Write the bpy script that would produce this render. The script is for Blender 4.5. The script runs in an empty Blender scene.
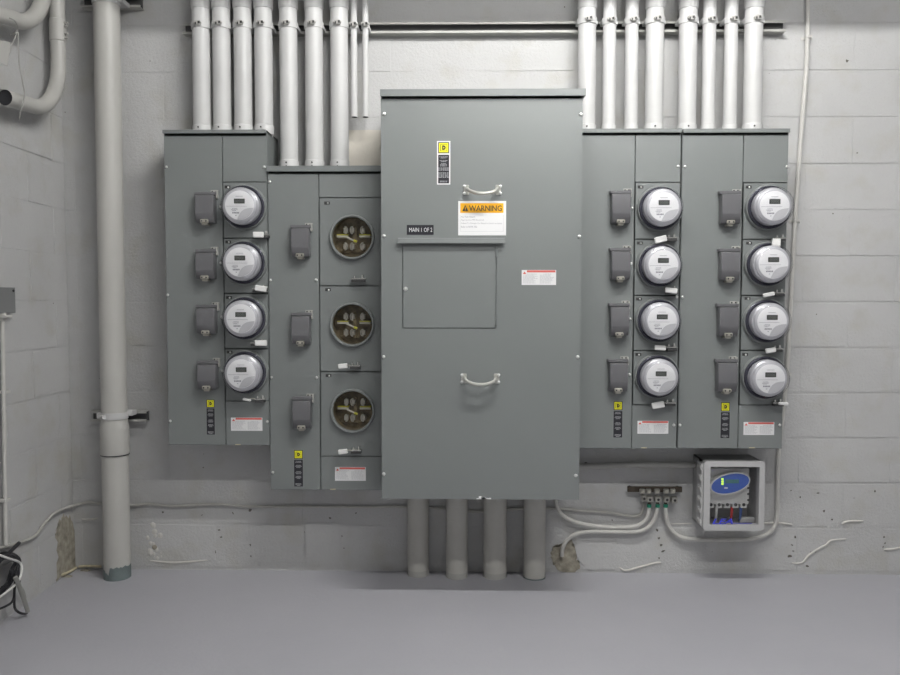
import bpy, bmesh, math, random
from mathutils import Vector, Matrix, Euler
random.seed(7)
S = bpy.context.scene
COL = S.collection
PI = math.pi

# ------------------------------------------------------------------ camera, world, light, exposure
F_PX = 778.0
D = 3.5                                   # camera to back wall, metres
CAM_H = 1.238
PITCH, YAW, ROLL = math.radians(2.725), math.radians(0.95), math.radians(-0.08)
cam = bpy.data.cameras.new('camera')
cam.sensor_width = 36.0
cam.lens = F_PX * 36.0 / 900.0
cam.clip_start = 0.05
cam_o = bpy.data.objects.new('camera', cam)
cam_o.location = (0, -D, CAM_H)
cam_o.rotation_euler = (PI / 2 - PITCH, ROLL, YAW)
COL.objects.link(cam_o)
S.camera = cam_o
CR = Euler((PI / 2 - PITCH, ROLL, YAW), 'XYZ').to_matrix()
CC = Vector((0, -D, CAM_H))

w = bpy.data.worlds.new('world')
S.world = w
w.use_nodes = True
w.node_tree.nodes['Background'].inputs[0].default_value = (1.0, 1.0, 1.02, 1)
w.node_tree.nodes['Background'].inputs[1].default_value = 0.30

S.view_settings.view_transform = 'Standard'
S.view_settings.look = 'None'
S.view_settings.gamma = 1.0
S.view_settings.use_curve_mapping = False
S.view_settings.exposure = 0.0

TUBE_X0, TUBE_X1, TUBE_Y, TUBE_Z = -0.22, 1.28, -1.55, 3.20     # the fluorescent fitting under the ceiling
TUBE_POWER = 375.0
FILL_POWER = 240.0                                              # for the added fill batten; both tubes are lit surfaces, built below


# ------------------------------------------------------------------ pixel -> point helpers (surveying only)
def ray(px, py):
    return CR @ Vector(((px - 450) / F_PX, -(py - 337.5) / F_PX, -1.0))

def P(px, py, y=0.0):                     # the point on the plane Y = y that the photograph shows there
    d = ray(px, py)
    return CC + d * ((y - CC.y) / d.y)

def PX(px, py=290, y=-0.2): return P(px, py, y).x
def PZ(py, px=450, y=-0.2): return P(px, py, y).z

def PF(px, py):                           # on the floor
    d = ray(px, py)
    return CC + d * (-CC.z / d.z)


# ------------------------------------------------------------------ materials
MAT = {}
def nodes_of(name):
    m = bpy.data.materials.new(name)
    m.use_nodes = True
    nt = m.node_tree
    return m, nt, nt.nodes['Principled BSDF']

def paint(name, rgb, rough=0.5, metal=0.0, noise=0.0, scale=40.0, bump=0.0, bscale=250.0, spec=0.5, noise2=0.0):
    m, nt, b = nodes_of(name)
    N, L = nt.nodes, nt.links
    b.inputs['Roughness'].default_value = rough
    b.inputs['Metallic'].default_value = metal
    b.inputs['Specular IOR Level'].default_value = spec
    b.inputs['Base Color'].default_value = (*rgb, 1)
    tc = N.new('ShaderNodeTexCoord')
    if noise > 0:
        n = N.new('ShaderNodeTexNoise'); n.inputs['Scale'].default_value = scale; n.inputs['Detail'].default_value = 6
        L.new(tc.outputs['Object'], n.inputs['Vector'])
        r = N.new('ShaderNodeValToRGB')
        r.color_ramp.elements[0].position = 0.3; r.color_ramp.elements[1].position = 0.7
        r.color_ramp.elements[0].color = (*[c * (1 - noise) for c in rgb], 1)
        r.color_ramp.elements[1].color = (*[min(1, c * (1 + noise)) for c in rgb], 1)
        L.new(n.outputs['Fac'], r.inputs['Fac'])
        L.new(r.outputs['Color'], b.inputs['Base Color'])
    if bump > 0:
        n = N.new('ShaderNodeTexNoise'); n.inputs['Scale'].default_value = bscale; n.inputs['Detail'].default_value = 4
        L.new(tc.outputs['Object'], n.inputs['Vector'])
        bp = N.new('ShaderNodeBump'); bp.inputs['Strength'].default_value = bump; bp.inputs['Distance'].default_value = 0.004
        L.new(n.outputs['Fac'], bp.inputs['Height'])
        L.new(bp.outputs['Normal'], b.inputs['Normal'])
    MAT[name] = m
    return m

def wall_paint(name, rgb, dirt):
    m, nt, b = nodes_of(name)
    N, L = nt.nodes, nt.links
    b.inputs['Roughness'].default_value = 0.6
    b.inputs['Specular IOR Level'].default_value = 0.25
    g = N.new('ShaderNodeNewGeometry')
    n1 = N.new('ShaderNodeTexNoise'); n1.inputs['Scale'].default_value = 2.2; n1.inputs['Detail'].default_value = 5
    L.new(g.outputs['Position'], n1.inputs['Vector'])
    r1 = N.new('ShaderNodeValToRGB')
    r1.color_ramp.elements[0].position = 0.3; r1.color_ramp.elements[1].position = 0.72
    r1.color_ramp.elements[0].color = (*[c * 0.94 for c in rgb], 1)
    r1.color_ramp.elements[1].color = (*[c * 1.04 for c in rgb], 1)
    L.new(n1.outputs['Fac'], r1.inputs['Fac'])
    # yellowish smudges, stronger towards the foot of the wall where damp has come up
    n2 = N.new('ShaderNodeTexNoise'); n2.inputs['Scale'].default_value = 7; n2.inputs['Detail'].default_value = 6
    L.new(g.outputs['Position'], n2.inputs['Vector'])
    r2 = N.new('ShaderNodeValToRGB'); r2.color_ramp.elements[0].position = 0.52; r2.color_ramp.elements[1].position = 0.78
    L.new(n2.outputs['Fac'], r2.inputs['Fac'])
    mul = N.new('ShaderNodeMath'); mul.operation = 'MULTIPLY'; mul.inputs[1].default_value = dirt
    L.new(r2.outputs['Color'], mul.inputs[0])
    mx = N.new('ShaderNodeMixRGB'); mx.inputs['Color2'].default_value = (rgb[0] * .78, rgb[1] * .74, rgb[2] * .6, 1)
    L.new(mul.outputs[0], mx.inputs['Fac']); L.new(r1.outputs['Color'], mx.inputs['Color1'])
    # sparse pinholes in the block, darker in colour and sunk by the bump
    v = N.new('ShaderNodeTexVoronoi'); v.inputs['Scale'].default_value = 9.0; v.inputs['Randomness'].default_value = 1.0
    L.new(g.outputs['Position'], v.inputs['Vector'])
    lt = N.new('ShaderNodeMath'); lt.operation = 'LESS_THAN'; lt.inputs[1].default_value = 0.028
    L.new(v.outputs['Distance'], lt.inputs[0])
    mx2 = N.new('ShaderNodeMixRGB'); mx2.inputs['Color2'].default_value = (0.16, 0.15, 0.13, 1)
    L.new(lt.outputs[0], mx2.inputs['Fac']); L.new(mx.outputs['Color'], mx2.inputs['Color1'])
    L.new(mx2.outputs['Color'], b.inputs['Base Color'])
    # rough open block texture under the paint
    n3 = N.new('ShaderNodeTexNoise'); n3.inputs['Scale'].default_value = 85; n3.inputs['Detail'].default_value = 8; n3.inputs['Roughness'].default_value = 0.65
    L.new(g.outputs['Position'], n3.inputs['Vector'])
    n4 = N.new('ShaderNodeTexNoise'); n4.inputs['Scale'].default_value = 16; n4.inputs['Detail'].default_value = 3
    L.new(g.outputs['Position'], n4.inputs['Vector'])
    ad = N.new('ShaderNodeMath'); ad.operation = 'ADD'
    L.new(n3.outputs['Fac'], ad.inputs[0]); L.new(n4.outputs['Fac'], ad.inputs[1])
    sub = N.new('ShaderNodeMath'); sub.operation = 'SUBTRACT'
    L.new(ad.outputs[0], sub.inputs[0]); L.new(lt.outputs[0], sub.inputs[1])
    bp = N.new('ShaderNodeBump'); bp.inputs['Strength'].default_value = 0.85; bp.inputs['Distance'].default_value = 0.004
    L.new(sub.outputs[0], bp.inputs['Height']); L.new(bp.outputs['Normal'], b.inputs['Normal'])
    MAT[name] = m
    return m

def floor_paint(name):
    m, nt, b = nodes_of(name)
    N, L = nt.nodes, nt.links
    b.inputs['Specular IOR Level'].default_value = 0.4
    tc = N.new('ShaderNodeTexCoord')
    n1 = N.new('ShaderNodeTexNoise'); n1.inputs['Scale'].default_value = 1.6; n1.inputs['Detail'].default_value = 8; n1.inputs['Roughness'].default_value = 0.6
    L.new(tc.outputs['Object'], n1.inputs['Vector'])
    r = N.new('ShaderNodeValToRGB')
    r.color_ramp.elements[0].position = 0.3; r.color_ramp.elements[1].position = 0.75
    r.color_ramp.elements[0].color = (0.385, 0.384, 0.414, 1)
    r.color_ramp.elements[1].color = (0.432, 0.430, 0.460, 1)
    L.new(n1.outputs['Fac'], r.inputs['Fac'])
    n2 = N.new('ShaderNodeTexNoise'); n2.inputs['Scale'].default_value = 9; n2.inputs['Detail'].default_value = 10; n2.inputs['Roughness'].default_value = 0.75
    L.new(tc.outputs['Object'], n2.inputs['Vector'])
    r2 = N.new('ShaderNodeValToRGB'); r2.color_ramp.elements[0].position = 0.66; r2.color_ramp.elements[1].position = 0.72
    L.new(n2.outputs['Fac'], r2.inputs['Fac'])
    mul = N.new('ShaderNodeMath'); mul.operation = 'MULTIPLY'; mul.inputs[1].default_value = 0.35
    L.new(r2.outputs['Color'], mul.inputs[0])
    mx = N.new('ShaderNodeMixRGB'); mx.inputs['Color2'].default_value = (0.45, 0.45, 0.45, 1)
    L.new(mul.outputs[0], mx.inputs['Fac']); L.new(r.outputs['Color'], mx.inputs['Color1'])
    L.new(mx.outputs['Color'], b.inputs['Base Color'])
    mr = N.new('ShaderNodeMapRange'); mr.inputs['To Min'].default_value = 0.38; mr.inputs['To Max'].default_value = 0.6
    L.new(n1.outputs['Fac'], mr.inputs['Value']); L.new(mr.outputs['Result'], b.inputs['Roughness'])
    n3 = N.new('ShaderNodeTexNoise'); n3.inputs['Scale'].default_value = 60; n3.inputs['Detail'].default_value = 5
    L.new(tc.outputs['Object'], n3.inputs['Vector'])
    bp = N.new('ShaderNodeBump'); bp.inputs['Strength'].default_value = 0.25; bp.inputs['Distance'].default_value = 0.004
    L.new(n3.outputs['Fac'], bp.inputs['Height']); L.new(bp.outputs['Normal'], b.inputs['Normal'])
    MAT[name] = m

def glass(name, tint=(1, 1, 1), rough=0.03, k=0.06, g=0.5):
    m = bpy.data.materials.new(name); m.use_nodes = True
    nt = m.node_tree; N, L = nt.nodes, nt.links
    N.remove(N['Principled BSDF'])
    out = N['Material Output']
    tr = N.new('ShaderNodeBsdfTransparent'); tr.inputs[0].default_value = (*tint, 1)
    gl = N.new('ShaderNodeBsdfGlossy'); gl.inputs['Roughness'].default_value = rough
    lw = N.new('ShaderNodeLayerWeight'); lw.inputs['Blend'].default_value = 0.35
    ma = N.new('ShaderNodeMath'); ma.operation = 'MULTIPLY_ADD'; ma.inputs[1].default_value = g; ma.inputs[2].default_value = k
    L.new(lw.outputs['Fresnel'], ma.inputs[0])
    mx = N.new('ShaderNodeMixShader')
    L.new(ma.outputs[0], mx.inputs['Fac']); L.new(tr.outputs[0], mx.inputs[1]); L.new(gl.outputs[0], mx.inputs[2])
    L.new(mx.outputs[0], out.inputs['Surface'])
    MAT[name] = m

def emit(name, rgb, s):
    m, nt, b = nodes_of(name)
    b.inputs['Base Color'].default_value = (*rgb, 1)
    b.inputs['Emission Color'].default_value = (*rgb, 1)
    b.inputs['Emission Strength'].default_value = s
    MAT[name] = m

wall_paint('block_paint', (0.516, 0.516, 0.512), 0.45)
floor_paint('floor_paint')
paint('bare_mortar', (0.34, 0.315, 0.255), 0.9, noise=0.4, scale=30, bump=0.8, bscale=90)
paint('ridge_paint', (0.60, 0.585, 0.55), 0.7, noise=0.05, scale=50)
paint('raw_filler', (0.62, 0.56, 0.40), 0.8, noise=0.15, scale=60)
paint('fresh_patch', (0.60, 0.565, 0.50), 0.65, noise=0.06, scale=9, bump=0.3, bscale=60)
paint('pit_dark', (0.13, 0.12, 0.105), 0.9)
paint('ceiling_concrete', (0.42, 0.42, 0.41), 0.8, noise=0.1, scale=6)
paint('cabinet_paint', (0.182, 0.197, 0.194), 0.42, noise=0.02, scale=3, bump=0.06, bscale=420, spec=0.9)
paint('cabinet_inside', (0.05, 0.055, 0.055), 0.7)
paint('ring_paint', (0.235, 0.25, 0.245), 0.4, noise=0.03, scale=8)
paint('conduit_paint', (0.566, 0.566, 0.560), 0.45, noise=0.04, scale=6, bump=0.06, bscale=120)
paint('standpipe_paint', (0.49, 0.483, 0.455), 0.45, noise=0.04, scale=5, bump=0.1, bscale=120)
paint('floor_pipe_paint', (0.50, 0.49, 0.455), 0.5, noise=0.06, scale=7, bump=0.1, bscale=120)
paint('teal_paint', (0.155, 0.19, 0.19), 0.5, noise=0.15, scale=25)
paint('strut_paint', (0.43, 0.425, 0.40), 0.5, noise=0.05, scale=15)
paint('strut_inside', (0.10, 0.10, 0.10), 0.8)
paint('screw_steel', (0.80, 0.80, 0.78), 0.3, metal=0.6)
paint('chrome', (0.78, 0.78, 0.74), 0.22, metal=0.9)
paint('handle_steel', (0.52, 0.52, 0.48), 0.35, metal=0.55)
paint('dark_steel', (0.07, 0.07, 0.07), 0.5, metal=0.3)
paint('ink', (0.03, 0.03, 0.03), 0.6)
paint('breaker_gray', (0.135, 0.135, 0.142), 0.42, noise=0.03, scale=20)
paint('meter_drum', (0.58, 0.58, 0.61), 0.3, metal=0.15)
paint('meter_base', (0.10, 0.10, 0.13), 0.18, metal=0.4)
paint('meter_face', (0.90, 0.90, 0.91), 0.45)
paint('meter_sector', (0.60, 0.60, 0.62), 0.45)
paint('lcd', (0.075, 0.08, 0.075), 0.25)
paint('lcd_digit', (0.16, 0.17, 0.155), 0.4)
paint('print_gray', (0.30, 0.30, 0.33), 0.6)
paint('print_light', (0.42, 0.42, 0.43), 0.6)
paint('white_label', (0.78, 0.78, 0.78), 0.45)
paint('warning_white', (0.84, 0.84, 0.84), 0.4)
paint('pale_print', (0.45, 0.45, 0.47), 0.6)
paint('tag_white', (0.82, 0.82, 0.80), 0.4)
paint('black_label', (0.018, 0.018, 0.024), 0.35)
paint('yellow_label', (0.88, 0.84, 0.02), 0.4)
paint('orange_label', (0.93, 0.46, 0.012), 0.4)
paint('red_label', (0.66, 0.13, 0.11), 0.45)
paint('socket_back', (0.19, 0.15, 0.085), 0.6, noise=0.5, scale=35)
paint('jaw_metal', (0.50, 0.48, 0.42), 0.35, metal=0.6)
paint('insulator', (0.55, 0.53, 0.44), 0.5)
paint('yellow_plastic', (0.62, 0.60, 0.06), 0.45)
paint('box_plastic', (0.47, 0.47, 0.47), 0.45)
paint('box_body', (0.33, 0.33, 0.325), 0.45)
paint('device_plastic', (0.78, 0.78, 0.76), 0.5)
paint('device_blue', (0.045, 0.12, 0.50), 0.35)
paint('letter_blue', (0.04, 0.05, 0.48), 0.4)
paint('red_wire', (0.60, 0.03, 0.03), 0.4)
paint('blue_wire', (0.04, 0.10, 0.34), 0.4)
paint('white_wire', (0.75, 0.75, 0.72), 0.4)
paint('green_plastic', (0.02, 0.22, 0.14), 0.4)
emit('green_led', (0.62, 1.0, 0.08), 1.1)
emit('screen_glow', (0.03, 0.10, 0.10), 0.5)
paint('copper_bar', (0.075, 0.060, 0.045), 0.45, metal=0.5, noise=0.3, scale=40)
paint('lug_metal', (0.42, 0.41, 0.37), 0.35, metal=0.6)
paint('cable_paint', (0.56, 0.55, 0.52), 0.5, noise=0.04, scale=20)
paint('thin_cable_paint', (0.45, 0.44, 0.41), 0.55, noise=0.05, scale=20)
paint('junction_gray', (0.235, 0.24, 0.24), 0.45, metal=0.2)
paint('black_rubber', (0.022, 0.022, 0.026), 0.45)
paint('gray_cord', (0.30, 0.30, 0.28), 0.5)
paint('pipe_dark', (0.03, 0.03, 0.035), 0.8)
paint('twine_gray', (0.36, 0.355, 0.335), 0.7)
paint('fixture_white', (0.75, 0.75, 0.73), 0.5)
emit('tube_lit', (1.0, 0.99, 0.97), TUBE_POWER)
emit('fill_tube_lit', (1.0, 0.99, 0.97), FILL_POWER)
glass('clear_glass', (0.98, 0.98, 0.98), 0.04, 0.015, 0.22)
glass('meter_glass', (0.985, 0.985, 0.99), 0.05, 0.03, 0.32)
glass('window_glass', (0.97, 0.97, 0.97), 0.05, 0.02, 0.3)


# ------------------------------------------------------------------ mesh building
class MB:
    def __init__(self): self.bm = bmesh.new()
    def box(self, x0, x1, y0, y1, z0, z1, bev=0.0, seg=1):
        v = [self.bm.verts.new((x, y, z)) for x in (min(x0, x1), max(x0, x1)) for y in (min(y0, y1), max(y0, y1)) for z in (min(z0, z1), max(z0, z1))]
        fs = [(0, 1, 3, 2), (4, 6, 7, 5), (0, 4, 5, 1), (2, 3, 7, 6), (0, 2, 6, 4), (1, 5, 7, 3)]
        faces = [self.bm.faces.new([v[i] for i in f]) for f in fs]
        if bev > 0:
            ed = list({e for f in faces for e in f.edges})
            bmesh.ops.bevel(self.bm, geom=ed, offset=bev, segments=seg, affect='EDGES', profile=0.5)
        return self
    def prism(self, poly, axis, lo, hi, bev=0.0):
        """extrude a 2-D outline along an axis: x -> (y,z), y -> (x,z), z -> (x,y)"""
        def mk(a, b, c):
            return {'x': (c, a, b), 'y': (a, c, b), 'z': (a, b, c)}[axis]
        A = [self.bm.verts.new(mk(a, b, lo)) for a, b in poly]
        B = [self.bm.verts.new(mk(a, b, hi)) for a, b in poly]
        n = len(poly)
        fs = [self.bm.faces.new(A), self.bm.faces.new(B[::-1])]
        for i in range(n):
            fs.append(self.bm.faces.new((A[i], B[i], B[(i + 1) % n], A[(i + 1) % n])))
        if bev > 0:
            ed = list({e for f in fs for e in f.edges})
            bmesh.ops.bevel(self.bm, geom=ed, offset=bev, segments=1, affect='EDGES')
        bmesh.ops.recalc_face_normals(self.bm, faces=[f for f in self.bm.faces])
        return self
    def lathe(self, prof, c=(0, 0, 0), n=32, axis='y', closed=False):
        """prof: (radius, distance) pairs; 'y': distance runs out of the wall (-Y); 'z': upwards"""
        rings = []
        for r, d in prof:
            if r < 1e-6:
                p = (c[0], c[1] - d, c[2]) if axis == 'y' else (c[0], c[1], c[2] + d)
                rings.append([self.bm.verts.new(p)])
            else:
                ring = []
                for i in range(n):
                    a = 2 * PI * i / n
                    p = (c[0] + r * math.cos(a), c[1] - d, c[2] + r * math.sin(a)) if axis == 'y' else (c[0] + r * math.cos(a), c[1] + r * math.sin(a), c[2] + d)
                    ring.append(self.bm.verts.new(p))
                rings.append(ring)
        m = len(rings)
        for k in range(m if closed else m - 1):
            A, B = rings[k], rings[(k + 1) % m]
            for i in range(n):
                j = (i + 1) % n
                if len(A) == 1 and len(B) == 1: continue
                if len(A) == 1: self.bm.faces.new((A[0], B[i], B[j]))
                elif len(B) == 1: self.bm.faces.new((A[i], B[0], A[j]))
                else: self.bm.faces.new((A[i], B[i], B[j], A[j]))
        bmesh.ops.recalc_face_normals(self.bm, faces=[f for f in self.bm.faces])
        return self
    def cyl(self, a, b, r, n=16, r2=None, caps=True):
        a, b = Vector(a), Vector(b)
        r2 = r if r2 is None else r2
        d = (b - a).normalized()
        u = d.orthogonal().normalized(); v = d.cross(u)
        A = [self.bm.verts.new(a + r * (math.cos(2 * PI * i / n) * u + math.sin(2 * PI * i / n) * v)) for i in range(n)]
        B = [self.bm.verts.new(b + r2 * (math.cos(2 * PI * i / n) * u + math.sin(2 * PI * i / n) * v)) for i in range(n)]
        for i in range(n):
            self.bm.faces.new((A[i], A[(i + 1) % n], B[(i + 1) % n], B[i]))
        if caps:
            self.bm.faces.new(A[::-1]); self.bm.faces.new(B)
        return self
    def tube(self, pts, r, n=10, smooth=True, sub=6, caps=True, flat=1.0):
        pts = [Vector(p) for p in pts]
        if smooth and len(pts) > 2:
            out = []
            for i in range(len(pts) - 1):
                p0, p1, p2, p3 = pts[max(i - 1, 0)], pts[i], pts[i + 1], pts[min(i + 2, len(pts) - 1)]
                for k in range(sub):
                    t = k / sub
                    out.append(0.5 * ((2 * p1) + (p2 - p0) * t + (2 * p0 - 5 * p1 + 4 * p2 - p3) * t * t + (3 * p1 - p0 - 3 * p2 + p3) * t ** 3))
            out.append(pts[-1]); pts = out
        u = None; rings = []
        for i, p in enumerate(pts):
            t = (pts[min(i + 1, len(pts) - 1)] - pts[max(i - 1, 0)]).normalized()
            if u is None: u = t.orthogonal().normalized()
            u = (u - t * u.dot(t)).normalized(); v = t.cross(u)
            rr = r(i / (len(pts) - 1)) if callable(r) else r
            rings.append([self.bm.verts.new(p + rr * (math.cos(2 * PI * k / n) * u + flat * math.sin(2 * PI * k / n) * v)) for k in range(n)])
        for A, B in zip(rings, rings[1:]):
            for k in range(n):
                self.bm.faces.new((A[k], A[(k + 1) % n], B[(k + 1) % n], B[k]))
        if caps:
            self.bm.faces.new(rings[0][::-1]); self.bm.faces.new(rings[-1])
        return self
    def ball(self, c, r, sy=1.0, n=10):
        bmesh.ops.create_uvsphere(self.bm, u_segments=n, v_segments=max(5, n // 2 + 1), radius=1.0, matrix=Matrix.Translation(c) @ Matrix.Diagonal((r, r * sy, r, 1)))
        return self


def root_loc(o):
    v = Vector((0, 0, 0))
    while o is not None:
        v += o.location; o = o.parent
    return v

def obj(name, mb, mat, parent=None, smooth=True, label=None, base=None):
    """link the mesh (drawn in world coordinates) as ONE object; a child is stored relative to its thing"""
    org = root_loc(parent) if parent is not None else Vector(base if base is not None else (0, 0, 0))
    if parent is None and base is None:
        bb = [v.co for v in mb.bm.verts]
        org = Vector(((min(v.x for v in bb) + max(v.x for v in bb)) / 2, (min(v.y for v in bb) + max(v.y for v in bb)) / 2, min(v.z for v in bb)))
    bmesh.ops.translate(mb.bm, verts=mb.bm.verts, vec=-org)
    me = bpy.data.meshes.new(name)
    if smooth:
        for f in mb.bm.faces: f.smooth = True
        for e in mb.bm.edges:
            if len(e.link_faces) == 2 and e.calc_face_angle(0) > 0.6: e.smooth = False
    mb.bm.to_mesh(me); mb.bm.free()
    me.materials.append(MAT[mat])
    o = bpy.data.objects.new(name, me)
    COL.objects.link(o)
    if parent is not None: o.parent = parent
    else: o.location = org
    if label: o['label'] = label
    return o

def tag(o, label, cat, group=None):
    o['label'] = label; o['category'] = cat
    if group: o['group'] = group
    return o

def thing(name, loc, label, cat, group=None):
    o = bpy.data.objects.new(name, None); o.empty_display_size = 0.05
    o.location = loc; COL.objects.link(o)
    return tag(o, label, cat, group)

def copy_tree(o, parent=None):
    c = o.copy(); COL.objects.link(c)
    if parent is not None: c.parent = parent
    for ch in [x for x in bpy.data.objects if x.parent == o]:
        copy_tree(ch, c)
    return c

def text_bm(body, height, width=None, bold=0.0, shear=0.0):
    """flat lettering as a mesh, lower-left corner at 0,0, in x/y"""
    cu = bpy.data.curves.new('lettering', 'FONT')
    cu.body = body; cu.size = 1.0; cu.offset = bold; cu.shear = shear; cu.resolution_u = 2
    t = bpy.data.objects.new('lettering', cu); COL.objects.link(t)
    dg = bpy.context.evaluated_depsgraph_get()
    me = bpy.data.meshes.new_from_object(t.evaluated_get(dg))
    bpy.data.objects.remove(t); bpy.data.curves.remove(cu)
    mb = MB(); mb.bm.from_mesh(me); bpy.data.meshes.remove(me)
    vs = mb.bm.verts
    x0, x1 = min(v.co.x for v in vs), max(v.co.x for v in vs)
    y0, y1 = min(v.co.y for v in vs), max(v.co.y for v in vs)
    sy = height / (y1 - y0); sx = sy if width is None else width / (x1 - x0)
    for v in vs: v.co = Vector(((v.co.x - x0) * sx, (v.co.y - y0) * sy, 0))
    return mb

def wall_text(name, body, x, z, y, height, mat, parent, width=None, bold=0.0, shear=0.0):
    mb = text_bm(body, height, width, bold, shear)
    for v in mb.bm.verts: v.co = Vector((x + v.co.x, y, z + v.co.y))
    return obj(name, mb, mat, parent, smooth=False)


# ================================================================== THE ROOM
def structure(o):
    o['kind'] = 'structure'; return o

floor = structure(obj('floor', MB().box(-2.4, 4.2, 0.2, -6.0, -0.15, 0.0), 'floor_paint', smooth=False))
ceiling = structure(obj('ceiling', MB().box(-2.4, 4.2, 0.2, -6.0, 3.45, 3.60), 'ceiling_concrete', smooth=False))

# a concrete downstand beam across the ceiling, between the fitting and the wall
trim = structure(obj('trim_1', MB().box(-2.4, 4.2, -1.00, -0.82, 2.924, 3.50, 0.004), 'ceiling_concrete', smooth=False))
COURSE, BLOCK, COURSE_0 = 0.2035, 0.4064, 0.0105
# left wall: leans and turns a hair, as the photograph shows
_pt, _pb = P(61.5, 60), P(74.0, 520)
LEAN = math.atan2(_pb.x - _pt.x, _pt.z - _pb.z)
XL0 = _pb.x + LEAN * _pb.z
LW_ROT = Euler((0, -LEAN, 0.018), 'XYZ').to_matrix()
LW_O = Vector((XL0, 0, 0)); LW_N = LW_ROT @ Vector((1, 0, 0))
def PL(px, py, off=0.0):                 # the point on the left wall (off: stand-off)
    d = ray(px, py); o = LW_O + LW_N * off
    return CC + d * ((o - CC).dot(LW_N) / d.dot(LW_N))

wall_back = structure(obj('wall_back', MB().box(-2.4, 4.2, 0.0024, 0.2, 0, 3.5), 'block_paint', smooth=False, base=(0, 0, 0)))
mesh_cache = {}
def block_mesh(wd, ht, k):
    key = (round(wd, 3), round(ht, 3), k)
    if key not in mesh_cache:
        rnd = random.Random(hash(key) & 0xffff)
        mb = MB().box(-wd / 2, wd / 2, 0.0, 0.028, -ht / 2, ht / 2)
        fe = [e for e in mb.bm.edges if all(v.co.y < 0.001 for v in e.verts)]
        bmesh.ops.bevel(mb.bm, geom=fe, offset=0.0028, segments=2, affect='EDGES')
        for v in mb.bm.verts:
            v.co += Vector((rnd.uniform(-.0006, .0006), rnd.uniform(-.0004, .0004), rnd.uniform(-.0006, .0006)))
        me = bpy.data.meshes.new('concrete_block')
        for f in mb.bm.faces: f.smooth = False
        mb.bm.to_mesh(me); mb.bm.free(); me.materials.append(MAT['block_paint'])
        mesh_cache[key] = me
    return mesh_cache[key]

def blocks(parent, x_lo, x_hi, joints, rot, to_local):
    g = 0.0050
    for row in range(14):
        x = x_lo
        js = [j for j in joints(row) if x_lo + 0.03 < j < x_hi] + [x_hi]
        for j in js:
            wd = j - x - g
            if wd > 0.03:
                o = bpy.data.objects.new('concrete_block', block_mesh(wd, COURSE - g, random.randrange(3)))
                COL.objects.link(o); o.parent = parent
                o.location = to_local((x + j) / 2, random.uniform(-0.0006, 0.0006), COURSE_0 + (row + 0.5) * COURSE)
                o.rotation_euler = (random.uniform(-.0035, .0035), 0, rot + random.uniform(-.0022, .0022))
            x = j
J_EVEN = P(849, 235).x                   # a head joint in the course 211..258 of the photograph
row_of = int((P(849, 235).z - COURSE_0) / COURSE)
def back_joints(row):
    off = J_EVEN + (0 if (row - row_of) % 2 == 0 else BLOCK / 2)
    k0 = math.floor((-2.6 - off) / BLOCK)
    return [off + BLOCK * (k0 + i) for i in range(18)]
blocks(wall_back, XL0 - 0.06, 2.75, back_joints, 0, lambda a, b, c: (a, b, c))

wl = MB().box(-0.2, -0.0024, 0.0, -6.0, 0, 3.5)
wall_left = structure(obj('wall_left', wl, 'block_paint', smooth=False, base=(0, 0, 0)))
wall_left.location = LW_O; wall_left.rotation_euler = (0, -LEAN, 0.018)
def left_joints(row):
    off = 0.11 + (0 if row % 2 else BLOCK / 2)
    return [off + BLOCK * i for i in range(8)]
blocks(wall_left, 0.0, 2.2, left_joints, PI / 2, lambda a, b, c: (-b, -a, c))

def wall_child(name, mb, mat, smooth=True, label=None):
    return obj(name, mb, mat, wall_back, smooth, label)

def left_child(name, mb, mat, label=None):
    inv = (Matrix.Translation(LW_O) @ LW_ROT.to_4x4()).inverted()
    bmesh.ops.transform(mb.bm, matrix=inv, verts=mb.bm.verts)
    for f in mb.bm.faces: f.smooth = 'bead' in name
    me = bpy.data.meshes.new(name); mb.bm.to_mesh(me); mb.bm.free(); me.materials.append(MAT[mat])
    o = bpy.data.objects.new(name, me); COL.objects.link(o); o.parent = wall_left
    if label: o['label'] = label
    return o

def ragged(pix, plane, thick, amp=0.006, seed=1, onleft=False):
    """a thin slab with a ragged outline, its outline given by survey points"""
    rnd = random.Random(seed); pts = []
    for i in range(len(pix)):
        a, b = Vector(pix[i]), Vector(pix[(i + 1) % len(pix)])
        for k in range(5):
            q = a.lerp(b, k / 5)
            p = PL(q.x, q.y, plane) if onleft else P(q.x, q.y, -plane)
            j = Vector((0, rnd.uniform(-amp, amp), rnd.uniform(-amp, amp))) if onleft else Vector((rnd.uniform(-amp, amp), 0, rnd.uniform(-amp, amp)))
            p = p + j
            p.z = max(p.z, 0.001)
            pts.append(p)
    mb = MB(); nrm = LW_N if onleft else Vector((0, -1, 0))
    A = [mb.bm.verts.new(p) for p in pts]; B = [mb.bm.verts.new(p - nrm * thick) for p in pts]
    mb.bm.faces.new(A)
    for i in range(len(A)):
        j = (i + 1) % len(A); mb.bm.faces.new((A[i], B[i], B[j], A[j]))
    bmesh.ops.triangulate(mb.bm, faces=[f for f in mb.bm.faces if len(f.verts) > 4])
    bmesh.ops.recalc_face_normals(mb.bm, faces=mb.bm.faces[:])
    return mb

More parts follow.
